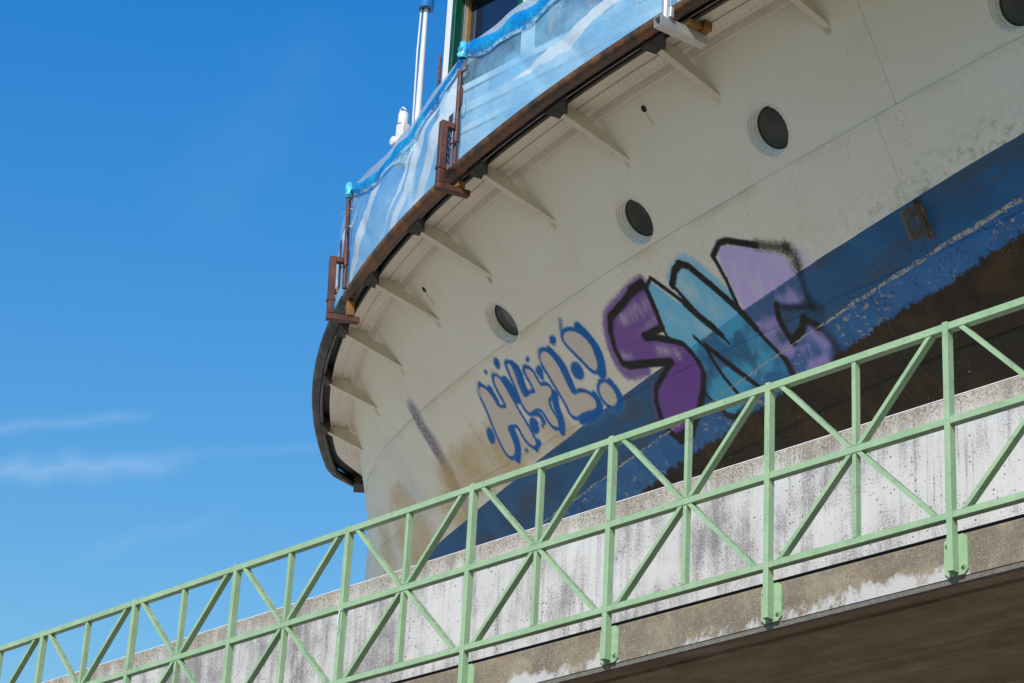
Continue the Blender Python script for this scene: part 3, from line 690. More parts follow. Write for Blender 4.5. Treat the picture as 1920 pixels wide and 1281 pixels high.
# ---- paint laid over the hull by hand: graffiti and stains, (x, z) on the hull in metres
GRAFFITI = [
    ('P', 'halo', [(0.257, 10.067), (0.313, 10.014), (0.329, 9.947), (0.317, 9.888), (0.451, 9.849), (0.465, 9.916), (0.471, 9.994), (0.499, 10.039), (0.539, 10.054), (0.585, 10.027), (0.594, 9.958), (0.588, 9.88), (0.579, 9.786), (0.583, 9.713), (0.577, 9.635), (0.565, 9.576), (0.525, 9.561), (0.465, 9.586), (0.439, 9.647), (0.453, 9.715), (0.431, 9.748), (0.284, 9.772), (0.263, 9.715), (0.23, 9.643), (0.174, 9.604), (0.086, 9.601), (0.045, 9.64), (0.062, 9.726), (0.101, 9.824), (0.151, 9.927), (0.164, 9.995), (0.184, 10.044)], 0.12, 0.55),
    ('P', 'halo', [(0.805, 10.054), (0.849, 10.049), (0.851, 10.014), (0.821, 9.953), (0.781, 9.886), (0.772, 9.836), (0.818, 9.818), (0.904, 9.824), (0.971, 9.804), (0.984, 9.87), (0.986, 9.93), (1.001, 9.961), (1.052, 9.954), (1.089, 9.918), (1.078, 9.86), (1.087, 9.814), (1.168, 9.804), (1.201, 9.773), (1.169, 9.739), (1.082, 9.738), (1.04, 9.698), (1.037, 9.638), (1.037, 9.586), (0.997, 9.562), (0.943, 9.581), (0.92, 9.627), (0.923, 9.688), (0.895, 9.73), (0.78, 9.737), (0.725, 9.735), (0.697, 9.778), (0.717, 9.834), (0.747, 9.896), (0.77, 9.968), (0.79, 10.023)], 0.12, 0.55),
    ('P', 'halo', [(1.339, 9.973), (1.413, 9.968), (1.449, 9.932), (1.47, 9.857), (1.457, 9.776), (1.437, 9.705), (1.444, 9.651), (1.552, 9.646), (1.638, 9.613), (1.681, 9.567), (1.674, 9.526), (1.614, 9.509), (1.492, 9.535), (1.383, 9.54), (1.315, 9.542), (1.269, 9.572), (1.287, 9.627), (1.292, 9.704), (1.29, 9.79), (1.288, 9.876), (1.29, 9.936)], 0.12, 0.55),
    ('P', 'halo', [(1.766, 9.973), (1.854, 9.972), (1.937, 9.939), (1.993, 9.889), (2.023, 9.821), (1.999, 9.761), (1.969, 9.712), (1.917, 9.685), (1.864, 9.708), (1.833, 9.768), (1.787, 9.84), (1.741, 9.913), (1.731, 9.95)], 0.12, 0.55),
    ('P', 'halo', [(1.882, 9.61), (1.949, 9.596), (1.986, 9.547), (1.978, 9.49), (1.934, 9.461), (1.857, 9.461), (1.801, 9.498), (1.793, 9.552), (1.815, 9.588)], 0.12, 0.55),
    ('L', 'ink', [(0.257, 10.067), (0.313, 10.014), (0.329, 9.947), (0.317, 9.888), (0.451, 9.849), (0.465, 9.916), (0.471, 9.994), (0.499, 10.039), (0.539, 10.054), (0.585, 10.027), (0.594, 9.958), (0.588, 9.88), (0.579, 9.786), (0.583, 9.713), (0.577, 9.635), (0.565, 9.576), (0.525, 9.561), (0.465, 9.586), (0.439, 9.647), (0.453, 9.715), (0.431, 9.748), (0.284, 9.772), (0.263, 9.715), (0.23, 9.643), (0.174, 9.604), (0.086, 9.601), (0.045, 9.64), (0.062, 9.726), (0.101, 9.824), (0.151, 9.927), (0.164, 9.995), (0.184, 10.044), (0.257, 10.067)], 0.0242, 0.01, 1),
    ('L', 'ink', [(0.805, 10.054), (0.849, 10.049), (0.851, 10.014), (0.821, 9.953), (0.781, 9.886), (0.772, 9.836), (0.818, 9.818), (0.904, 9.824), (0.971, 9.804), (0.984, 9.87), (0.986, 9.93), (1.001, 9.961), (1.052, 9.954), (1.089, 9.918), (1.078, 9.86), (1.087, 9.814), (1.168, 9.804), (1.201, 9.773), (1.169, 9.739), (1.082, 9.738), (1.04, 9.698), (1.037, 9.638), (1.037, 9.586), (0.997, 9.562), (0.943, 9.581), (0.92, 9.627), (0.923, 9.688), (0.895, 9.73), (0.78, 9.737), (0.725, 9.735), (0.697, 9.778), (0.717, 9.834), (0.747, 9.896), (0.77, 9.968), (0.79, 10.023), (0.805, 10.054)], 0.0242, 0.01, 1),
    ('L', 'ink', [(1.339, 9.973), (1.413, 9.968), (1.449, 9.932), (1.47, 9.857), (1.457, 9.776), (1.437, 9.705), (1.444, 9.651), (1.552, 9.646), (1.638, 9.613), (1.681, 9.567), (1.674, 9.526), (1.614, 9.509), (1.492, 9.535), (1.383, 9.54), (1.315, 9.542), (1.269, 9.572), (1.287, 9.627), (1.292, 9.704), (1.29, 9.79), (1.288, 9.876), (1.29, 9.936), (1.339, 9.973)], 0.0242, 0.01, 1),
    ('L', 'ink', [(1.766, 9.973), (1.854, 9.972), (1.937, 9.939), (1.993, 9.889), (2.023, 9.821), (1.999, 9.761), (1.969, 9.712), (1.917, 9.685), (1.864, 9.708), (1.833, 9.768), (1.787, 9.84), (1.741, 9.913), (1.731, 9.95), (1.766, 9.973)], 0.0242, 0.01, 1),
    ('L', 'ink', [(1.882, 9.61), (1.949, 9.596), (1.986, 9.547), (1.978, 9.49), (1.934, 9.461), (1.857, 9.461), (1.801, 9.498), (1.793, 9.552), (1.815, 9.588), (1.882, 9.61)], 0.0242, 0.01, 1),
    ('L', 'ink', [(1.993, 9.947), (2.044, 9.865), (2.064, 9.776), (2.023, 9.704), (1.961, 9.655)], 0.0363, 0.012, 1),
    ('L', 'ink', [(1.472, 9.946), (1.527, 9.849), (1.505, 9.762), (1.474, 9.677)], 0.0314, 0.012, 1),
    ('L', 'ink', [(1.715, 9.574), (1.711, 9.499), (1.593, 9.481), (1.361, 9.512)], 0.029, 0.012, 1),
    ('L', 'ink', [(1.21, 9.727), (1.141, 9.678), (1.098, 9.586), (1.022, 9.533)], 0.0314, 0.012, 1),
    ('L', 'ink', [(0.643, 9.97), (0.668, 9.91), (0.668, 9.866)], 0.0423, 0.012, 1),
    ('L', 'ink', [(0.881, 10.031), (0.925, 9.983), (0.856, 9.899), (0.843, 9.833)], 0.0266, 0.012, 1),
    ('L', 'ink', [(0.36, 10.009), (0.354, 9.931)], 0.0266, 0.012, 1),
    ('L', 'ink', [(0.347, 9.754), (0.295, 9.634), (0.167, 9.569)], 0.029, 0.012, 1),
    ('L', 'ink', [(0.776, 9.72), (0.852, 9.69), (0.842, 9.64)], 0.0181, 0.012, 1),
    ('L', 'ink', [(1.999, 9.585), (2.03, 9.518), (2.013, 9.455), (1.897, 9.429)], 0.0242, 0.012, 1),
    ('L', 'ink', [(1.171, 9.894), (1.175, 9.867)], 0.0242, 0.012, 1),
    ('L', 'ink', [(0.609, 9.564), (0.522, 9.544)], 0.0218, 0.012, 1),
    ('L', 'ink', [(1.825, 10.047), (1.743, 9.98), (1.748, 9.902)], 0.0157, 0.02, 0.75),
    ('P', 'ink', [(0.727, 10.093), (0.712, 10.076), (0.689, 10.064), (0.663, 10.061), (0.641, 10.066), (0.627, 10.08), (0.624, 10.098), (0.634, 10.117), (0.654, 10.132), (0.679, 10.139), (0.704, 10.138), (0.722, 10.128), (0.731, 10.112)], 0.018, 1),
    ('P', 'ink', [(0.475, 10.104), (0.47, 10.097), (0.459, 10.093), (0.445, 10.091), (0.432, 10.094), (0.422, 10.1), (0.417, 10.107), (0.419, 10.115), (0.428, 10.121), (0.44, 10.124), (0.454, 10.124), (0.467, 10.119), (0.474, 10.112)], 0.018, 1),
    ('P', 'ink', [(1.15, 9.986), (1.135, 9.98), (1.117, 9.978), (1.1, 9.979), (1.087, 9.984), (1.082, 9.992), (1.086, 10.0), (1.097, 10.007), (1.114, 10.011), (1.132, 10.011), (1.148, 10.008), (1.157, 10.001), (1.158, 9.994)], 0.018, 1),
    ('P', 'ink', [(1.25, 9.889), (1.24, 9.873), (1.22, 9.862), (1.194, 9.858), (1.17, 9.862), (1.151, 9.874), (1.143, 9.891), (1.148, 9.908), (1.164, 9.923), (1.187, 9.93), (1.213, 9.93), (1.235, 9.921), (1.248, 9.907)], 0.018, 1),
    ('P', 'ink', [(1.64, 9.977), (1.623, 9.965), (1.597, 9.959), (1.57, 9.959), (1.547, 9.966), (1.534, 9.978), (1.534, 9.991), (1.546, 10.004), (1.569, 10.013), (1.596, 10.017), (1.622, 10.013), (1.64, 10.004), (1.647, 9.991)], 0.018, 1),
    ('P', 'ink', [(1.764, 9.749), (1.751, 9.721), (1.72, 9.702), (1.679, 9.694), (1.636, 9.701), (1.602, 9.72), (1.584, 9.747), (1.587, 9.776), (1.61, 9.801), (1.647, 9.815), (1.69, 9.815), (1.729, 9.802), (1.756, 9.778)], 0.018, 1),
    ('P', 'ink', [(0.034, 9.78), (0.009, 9.755), (-0.025, 9.739), (-0.062, 9.734), (-0.092, 9.742), (-0.109, 9.761), (-0.11, 9.787), (-0.093, 9.814), (-0.062, 9.834), (-0.025, 9.845), (0.009, 9.843), (0.034, 9.829), (0.042, 9.806)], 0.018, 1),
    ('P', 'ink', [(0.757, 9.648), (0.733, 9.624), (0.698, 9.608), (0.659, 9.604), (0.625, 9.612), (0.604, 9.631), (0.602, 9.656), (0.618, 9.682), (0.649, 9.702), (0.687, 9.713), (0.725, 9.711), (0.752, 9.697), (0.764, 9.674)], 0.018, 1),
    ('P', 'ink', [(0.823, 9.622), (0.815, 9.616), (0.803, 9.611), (0.789, 9.611), (0.778, 9.613), (0.772, 9.619), (0.771, 9.627), (0.777, 9.634), (0.787, 9.639), (0.8, 9.642), (0.813, 9.641), (0.822, 9.637), (0.826, 9.63)], 0.018, 1),
    ('P', 'ink', [(0.391, 9.566), (0.378, 9.562), (0.362, 9.56), (0.346, 9.561), (0.334, 9.565), (0.33, 9.571), (0.333, 9.578), (0.343, 9.584), (0.358, 9.587), (0.374, 9.588), (0.388, 9.585), (0.397, 9.58), (0.397, 9.573)], 0.018, 1),
    ('P', 'silver', [(0.257, 10.067), (0.313, 10.014), (0.329, 9.947), (0.317, 9.888), (0.451, 9.849), (0.465, 9.916), (0.471, 9.994), (0.499, 10.039), (0.539, 10.054), (0.585, 10.027), (0.594, 9.958), (0.588, 9.88), (0.579, 9.786), (0.583, 9.713), (0.577, 9.635), (0.565, 9.576), (0.525, 9.561), (0.465, 9.586), (0.439, 9.647), (0.453, 9.715), (0.431, 9.748), (0.284, 9.772), (0.263, 9.715), (0.23, 9.643), (0.174, 9.604), (0.086, 9.601), (0.045, 9.64), (0.062, 9.726), (0.101, 9.824), (0.151, 9.927), (0.164, 9.995), (0.184, 10.044)], 0.008, 1),
    ('P', 'silver', [(0.805, 10.054), (0.849, 10.049), (0.851, 10.014), (0.821, 9.953), (0.781, 9.886), (0.772, 9.836), (0.818, 9.818), (0.904, 9.824), (0.971, 9.804), (0.984, 9.87), (0.986, 9.93), (1.001, 9.961), (1.052, 9.954), (1.089, 9.918), (1.078, 9.86), (1.087, 9.814), (1.168, 9.804), (1.201, 9.773), (1.169, 9.739), (1.082, 9.738), (1.04, 9.698), (1.037, 9.638), (1.037, 9.586), (0.997, 9.562), (0.943, 9.581), (0.92, 9.627), (0.923, 9.688), (0.895, 9.73), (0.78, 9.737), (0.725, 9.735), (0.697, 9.778), (0.717, 9.834), (0.747, 9.896), (0.77, 9.968), (0.79, 10.023)], 0.008, 1),
    ('P', 'silver', [(1.339, 9.973), (1.413, 9.968), (1.449, 9.932), (1.47, 9.857), (1.457, 9.776), (1.437, 9.705), (1.444, 9.651), (1.552, 9.646), (1.638, 9.613), (1.681, 9.567), (1.674, 9.526), (1.614, 9.509), (1.492, 9.535), (1.383, 9.54), (1.315, 9.542), (1.269, 9.572), (1.287, 9.627), (1.292, 9.704), (1.29, 9.79), (1.288, 9.876), (1.29, 9.936)], 0.008, 1),
    ('P', 'silver', [(1.766, 9.973), (1.854, 9.972), (1.937, 9.939), (1.993, 9.889), (2.023, 9.821), (1.999, 9.761), (1.969, 9.712), (1.917, 9.685), (1.864, 9.708), (1.833, 9.768), (1.787, 9.84), (1.741, 9.913), (1.731, 9.95)], 0.008, 1),
    ('P', 'silver', [(1.882, 9.61), (1.949, 9.596), (1.986, 9.547), (1.978, 9.49), (1.934, 9.461), (1.857, 9.461), (1.801, 9.498), (1.793, 9.552), (1.815, 9.588)], 0.008, 1),
    ('L', 'silver', [(0.214, 10.097), (0.162, 10.032)], 0.0157, 0.02, 0.7),
    ('L', 'silver', [(0.537, 10.09), (0.621, 10.047)], 0.0133, 0.02, 0.7),
    ('L', 'silver', [(1.354, 10.011), (1.289, 9.979), (1.264, 9.935)], 0.0097, 0.02, 0.7),
    ('P', 'cyan', [(3.102, 9.925), (3.213, 9.802), (3.328, 9.682), (3.317, 9.817), (3.326, 9.842), (3.43, 9.894), (3.523, 9.902), (3.606, 9.848), (3.727, 9.698), (3.915, 9.458), (3.975, 9.333), (3.975, 9.328), (4.099, 9.129), (4.08, 9.026), (3.842, 9.027), (3.684, 9.031), (3.308, 9.0), (3.138, 9.038), (3.104, 9.121), (3.051, 9.2), (3.18, 9.302), (3.173, 9.36), (3.146, 9.444), (3.1, 9.514), (2.975, 9.576), (2.991, 9.642), (2.998, 9.754), (3.023, 9.879)], 0.02, 0.85),
    ('L', 'cyan', [(3.335, 9.867), (3.469, 9.91), (3.596, 9.912), (3.682, 9.843), (3.78, 9.709), (3.887, 9.564)], 0.0423, 0.035, 0.75),
    ('P', 'lilac', [(3.944, 9.819), (4.061, 9.852), (4.229, 9.802), (4.445, 9.693), (4.626, 9.603), (4.655, 9.52), (4.654, 9.425), (4.618, 9.3), (4.326, 9.388), (4.281, 9.38), (4.238, 9.291), (4.283, 9.184), (4.368, 9.192), (4.542, 9.231), (4.642, 9.141), (4.668, 9.009), (4.587, 8.96), (4.398, 8.974), (4.12, 8.998), (4.156, 9.054), (4.107, 9.135), (4.004, 9.32), (3.941, 9.47), (3.946, 9.652)], 0.03, 0.8),
    ('L', 'lilac', [(4.714, 9.605), (4.818, 9.527), (4.814, 9.485)], 0.0465, 0.06, 0.35),
    ('L', 'purple', [(3.001, 9.933), (2.837, 9.936), (2.659, 9.914), (2.434, 9.896), (2.321, 9.824), (2.246, 9.711), (2.243, 9.615), (2.283, 9.564), (2.515, 9.53)], 0.0634, 0.03, 0.9),
    ('L', 'purple', [(2.497, 9.405), (2.383, 9.304), (2.346, 9.21)], 0.0352, 0.03, 0.7),
    ('P', 'purple', [(3.001, 9.933), (2.837, 9.936), (2.676, 9.909), (2.442, 9.884), (2.347, 9.816), (2.283, 9.72), (2.277, 9.629), (2.34, 9.596), (2.578, 9.541), (2.857, 9.468), (2.694, 9.434), (2.505, 9.394), (2.424, 9.33), (2.358, 9.225), (2.376, 9.145), (2.435, 9.091), (2.624, 9.087), (2.832, 9.141), (3.039, 9.231), (3.159, 9.308), (3.173, 9.36), (3.146, 9.444), (3.1, 9.514), (2.975, 9.576), (2.827, 9.639), (2.707, 9.671), (2.704, 9.686), (2.826, 9.673), (2.967, 9.659), (2.998, 9.754), (3.023, 9.879)], 0.012, 0.97),
    ('L', 'frost', [(2.559, 9.839), (2.703, 9.825), (2.912, 9.828)], 0.0493, 0.05, 0.5),
    ('L', 'frost', [(2.66, 9.723), (2.854, 9.712), (2.93, 9.718)], 0.0169, 0.05, 0.35),
    ('L', 'frost', [(2.784, 9.571), (2.908, 9.524), (2.981, 9.474)], 0.024, 0.05, 0.4),
    ('L', 'frost', [(2.339, 9.664), (2.433, 9.627)], 0.0169, 0.05, 0.4),
    ('L', 'frost', [(2.939, 9.848), (2.913, 9.723)], 0.0113, 0.05, 0.3),
    ('L', 'frost', [(3.396, 9.811), (3.442, 9.778)], 0.0423, 0.06, 0.35),
    ('L', 'frost', [(3.094, 9.706), (3.228, 9.599)], 0.0282, 0.06, 0.25),
    ('L', 'frost', [(3.379, 9.543), (3.418, 9.503)], 0.0352, 0.06, 0.3),
    ('L', 'frost', [(3.472, 9.731), (3.609, 9.557)], 0.0282, 0.06, 0.2),
    ('L', 'frost', [(4.07, 9.735), (3.962, 9.542)], 0.012, 0.04, 0.35),
    ('L', 'frost', [(4.188, 9.706), (4.153, 9.508)], 0.0146, 0.04, 0.3),
    ('L', 'frost', [(4.306, 9.642), (4.202, 9.484)], 0.0173, 0.04, 0.3),
    ('L', 'frost', [(4.357, 9.565), (4.382, 9.479)], 0.0199, 0.04, 0.25),
    ('L', 'frost', [(4.001, 9.757), (4.445, 9.693)], 0.0133, 0.04, 0.15),
    ('L', 'black', [(3.001, 9.933), (2.837, 9.936)], 0.0395, 0.008, 1),
    ('L', 'black', [(2.837, 9.936), (2.676, 9.909), (2.442, 9.884), (2.347, 9.816)], 0.031, 0.008, 1),
    ('L', 'black', [(2.347, 9.816), (2.283, 9.72), (2.277, 9.629), (2.34, 9.596)], 0.0282, 0.008, 1),
    ('L', 'black', [(2.34, 9.596), (2.578, 9.541), (2.857, 9.468)], 0.0324, 0.008, 1),
    ('L', 'black', [(2.857, 9.468), (2.694, 9.434), (2.505, 9.394), (2.424, 9.33)], 0.024, 0.008, 1),
    ('L', 'black', [(2.424, 9.33), (2.358, 9.225), (2.376, 9.145), (2.435, 9.091)], 0.0282, 0.008, 1),
    ('L', 'black', [(2.435, 9.091), (2.624, 9.087)], 0.0423, 0.008, 1),
    ('L', 'black', [(2.624, 9.087), (2.832, 9.141), (3.039, 9.231), (3.159, 9.308)], 0.0296, 0.008, 1),
    ('L', 'black', [(3.159, 9.308), (3.173, 9.36), (3.146, 9.444), (3.1, 9.514), (2.975, 9.576)], 0.024, 0.008, 1),
    ('L', 'black', [(2.975, 9.576), (2.827, 9.639), (2.707, 9.671), (2.704, 9.686), (2.826, 9.673)], 0.0268, 0.008, 1),
    ('L', 'black', [(2.826, 9.673), (2.967, 9.659)], 0.0282, 0.008, 1),
    ('L', 'black', [(2.967, 9.659), (2.998, 9.754), (3.023, 9.879), (3.001, 9.933)], 0.0268, 0.008, 1),
    ('L', 'black', [(2.967, 9.659), (2.971, 9.591)], 0.0155, 0.008, 1),
    ('L', 'black', [(3.036, 9.899), (3.131, 9.931), (3.238, 9.822), (3.353, 9.702)], 0.0183, 0.008, 1),
    ('L', 'black', [(3.353, 9.702), (3.437, 9.592), (3.529, 9.488)], 0.031, 0.008, 1),
    ('L', 'black', [(3.529, 9.488), (3.579, 9.421)], 0.0254, 0.008, 1),
    ('L', 'black', [(3.579, 9.421), (3.606, 9.364)], 0.0127, 0.008, 1),
    ('L', 'black', [(3.519, 9.899), (3.422, 9.887), (3.321, 9.829)], 0.0324, 0.008, 1),
    ('L', 'black', [(3.321, 9.829), (3.377, 9.723), (3.437, 9.61)], 0.0169, 0.008, 1),
    ('L', 'black', [(3.507, 9.907), (3.599, 9.86), (3.731, 9.702), (3.834, 9.571), (3.926, 9.449), (3.983, 9.34)], 0.0282, 0.008, 1),
    ('L', 'black', [(3.891, 9.477), (3.989, 9.324), (4.099, 9.129), (4.11, 9.092)], 0.0186, 0.008, 1),
    ('L', 'black', [(4.116, 9.112), (4.1, 9.012)], 0.0332, 0.02, 0.95),
    ('L', 'black', [(3.264, 9.512), (3.326, 9.427), (3.418, 9.344)], 0.0141, 0.008, 1),
    ('L', 'black', [(3.418, 9.344), (3.549, 9.195), (3.661, 9.09)], 0.0183, 0.008, 1),
    ('L', 'black', [(3.343, 9.437), (3.52, 9.253), (3.7, 9.056)], 0.016, 0.008, 1),
    ('L', 'black', [(3.33, 9.422), (3.344, 9.338), (3.364, 9.221), (3.411, 9.098)], 0.0183, 0.008, 1),
    ('L', 'black', [(3.051, 9.2), (3.098, 9.131)], 0.0113, 0.008, 1),
    ('L', 'black', [(3.098, 9.131), (3.148, 9.044), (3.235, 9.011), (3.404, 9.018)], 0.0254, 0.015, 0.95),
    ('L', 'black', [(3.902, 9.833), (4.026, 9.872), (4.121, 9.857), (4.236, 9.808), (4.388, 9.744)], 0.0266, 0.01, 1),
    ('L', 'black', [(4.388, 9.744), (4.569, 9.674), (4.68, 9.625)], 0.0372, 0.035, 0.85),
    ('L', 'black', [(4.68, 9.625), (4.711, 9.563), (4.707, 9.52)], 0.0505, 0.06, 0.8),
    ('L', 'black', [(4.707, 9.52), (4.686, 9.441), (4.657, 9.339), (4.652, 9.281)], 0.0266, 0.045, 0.75),
    ('L', 'black', [(3.902, 9.833), (3.917, 9.679), (3.905, 9.472)], 0.0199, 0.008, 1),
    ('L', 'black', [(4.662, 9.273), (4.446, 9.327), (4.309, 9.389)], 0.0226, 0.03, 0.85),
    ('L', 'black', [(4.652, 9.281), (4.705, 9.23)], 0.0598, 0.07, 0.6),
    ('L', 'black', [(4.309, 9.389), (4.26, 9.31), (4.285, 9.17)], 0.0293, 0.01, 1),
    ('L', 'black', [(4.285, 9.17), (4.459, 9.197), (4.522, 9.237)], 0.0332, 0.012, 1),
    ('L', 'black', [(4.522, 9.237), (4.616, 9.166)], 0.0332, 0.02, 0.95),
    ('L', 'black', [(4.616, 9.166), (4.692, 9.06), (4.688, 9.003)], 0.0399, 0.05, 0.75),
    ('L', 'black', [(4.688, 9.003), (4.594, 8.966)], 0.0266, 0.05, 0.5),
]
STAINS = [
    ('scrape', [(-1.077, 10.3), (-1.06, 10.121), (-1.039, 9.907), (-1.085, 9.733), (-1.039, 9.532), (-1.074, 9.437)], 0.15, 0.05, 0.95),
    ('scrape_core', [(-1.089, 10.288), (-1.071, 10.116), (-1.049, 9.902), (-1.07, 9.741), (-1.077, 9.647)], 0.075, 0.05, 0.9),
    ('ochre', [(-0.917, 9.747), (-0.442, 9.714), (0.016, 9.626)], 0.22, 0.25, 0.85),
    ('ochre', [(-2.328, 9.86), (-2.468, 9.669), (-2.176, 9.539)], 0.25, 0.3, 0.85),
    ('ochre', [(-1.201, 9.787), (-1.316, 9.609), (-1.239, 9.418)], 0.14, 0.2, 0.75),
    ('ochre', [(0.119, 9.617), (1.087, 9.537)], 0.12, 0.15, 0.6),
    ('ochre', [(-3.121, 9.924), (-3.195, 9.694)], 0.15, 0.25, 0.6),
    ('bluewash', [(-2.001, 10.21), (-1.991, 10.027), (-1.871, 9.812)], 0.16, 0.2, 0.4),
    ('bluewash', [(-1.902, 9.977), (-1.79, 9.766)], 0.06, 0.06, 0.4),
    ('spot', [(-2.903, 10.074), (-2.892, 10.065)], 0.012, 0.012, 0.6),
    ('rust', [(5.836, 10.614), (5.849, 10.583)], 0.02, 0.03, 0.7),
    ('rust', [(4.643, 10.585), (4.654, 10.554)], 0.02, 0.03, 0.7),
    ('rust', [(3.494, 10.563), (3.504, 10.533)], 0.02, 0.03, 0.7),
    ('rust', [(2.362, 10.533), (2.372, 10.503)], 0.02, 0.03, 0.7),
    ('rust', [(1.227, 10.531), (1.236, 10.499)], 0.02, 0.03, 0.7),
    ('rust', [(0.149, 10.561), (0.159, 10.527)], 0.02, 0.03, 0.7),
    ('rust', [(-0.895, 10.558), (-0.881, 10.52)], 0.02, 0.03, 0.7),
    ('rust', [(-1.894, 10.582), (-1.866, 10.536)], 0.02, 0.03, 0.7),
]

PAINT = {'ink': (0.001, 0.13, 0.45), 'silver': (0.655, 0.575, 0.515), 'halo': (0.86, 0.83, 0.78), 'purple': (0.185, 0.070, 0.35), 'lilac': (0.53, 0.40, 0.90),
         'cyan': (0.09, 0.53, 0.86), 'frost': (0.80, 0.74, 0.78), 'black': (0.016, 0.014, 0.014)}
STAIN = {'scrape': (0.42, 0.42, 0.48), 'scrape_core': (0.15, 0.135, 0.145), 'ochre': (0.56, 0.40, 0.19), 'rust': (0.34, 0.16, 0.05), 'bluewash': (0.58, 0.60, 0.68), 'spot': (0.2, 0.15, 0.15)}
ASP = 1.28                                   # girth per metre of height on the flared side
_rng = np.random.RandomState(7); _tab = _rng.rand(256, 256)
def vnoise(x, y):
    xi, yi = np.floor(x).astype(int), np.floor(y).astype(int); fx, fy = x - xi, y - yi
    fx, fy = fx * fx * (3 - 2 * fx), fy * fy * (3 - 2 * fy)
    t = lambda i, j: _tab[i % 256, j % 256]
    return (t(xi, yi) * (1 - fx) + t(xi + 1, yi) * fx) * (1 - fy) + (t(xi, yi + 1) * (1 - fx) + t(xi + 1, yi + 1) * fx) * fy
def fnoise(x, y, s, o=4):
    r = 0; a = 1; tot = 0
    for k in range(o): r = r + a * vnoise(x * s + 17.3 * k, y * s + 9.1 * k); tot += a; a *= 0.55; s *= 2.07
    return r / tot
def seg_dist(px, py, pts):
    d = np.full(px.shape, 1e9)
    for (ax, ay), (bx, by) in zip(pts[:-1], pts[1:]):
        vx, vy = bx - ax, by - ay; L = vx * vx + vy * vy + 1e-12
        t = np.clip(((px - ax) * vx + (py - ay) * vy) / L, 0, 1)
        d = np.minimum(d, np.hypot(px - ax - t * vx, py - ay - t * vy))
    return d
def inside(px, py, pts):
    r = np.zeros(px.shape, bool); n = len(pts)
    for i in range(n):
        ax, ay = pts[i]; bx, by = pts[(i + 1) % n]
        c = (ay > py) != (by > py)
        with np.errstate(divide='ignore', invalid='ignore'):
            r ^= c & (px < (bx - ax) * (py - ay) / (by - ay) + ax)
    return r
def smooth_closed(pts, closed):
    """one pass of Chaikin corner cutting"""
    out = []; n = len(pts)
    rng = range(n) if closed else range(n - 1)
    if not closed: out.append(pts[0])
    for i in rng:
        a, b = pts[i], pts[(i + 1) % n]
        out += [(a[0] * .75 + b[0] * .25, a[1] * .75 + b[1] * .25), (a[0] * .25 + b[0] * .75, a[1] * .25 + b[1] * .75)]
    if not closed: out.append(pts[-1])
    return out
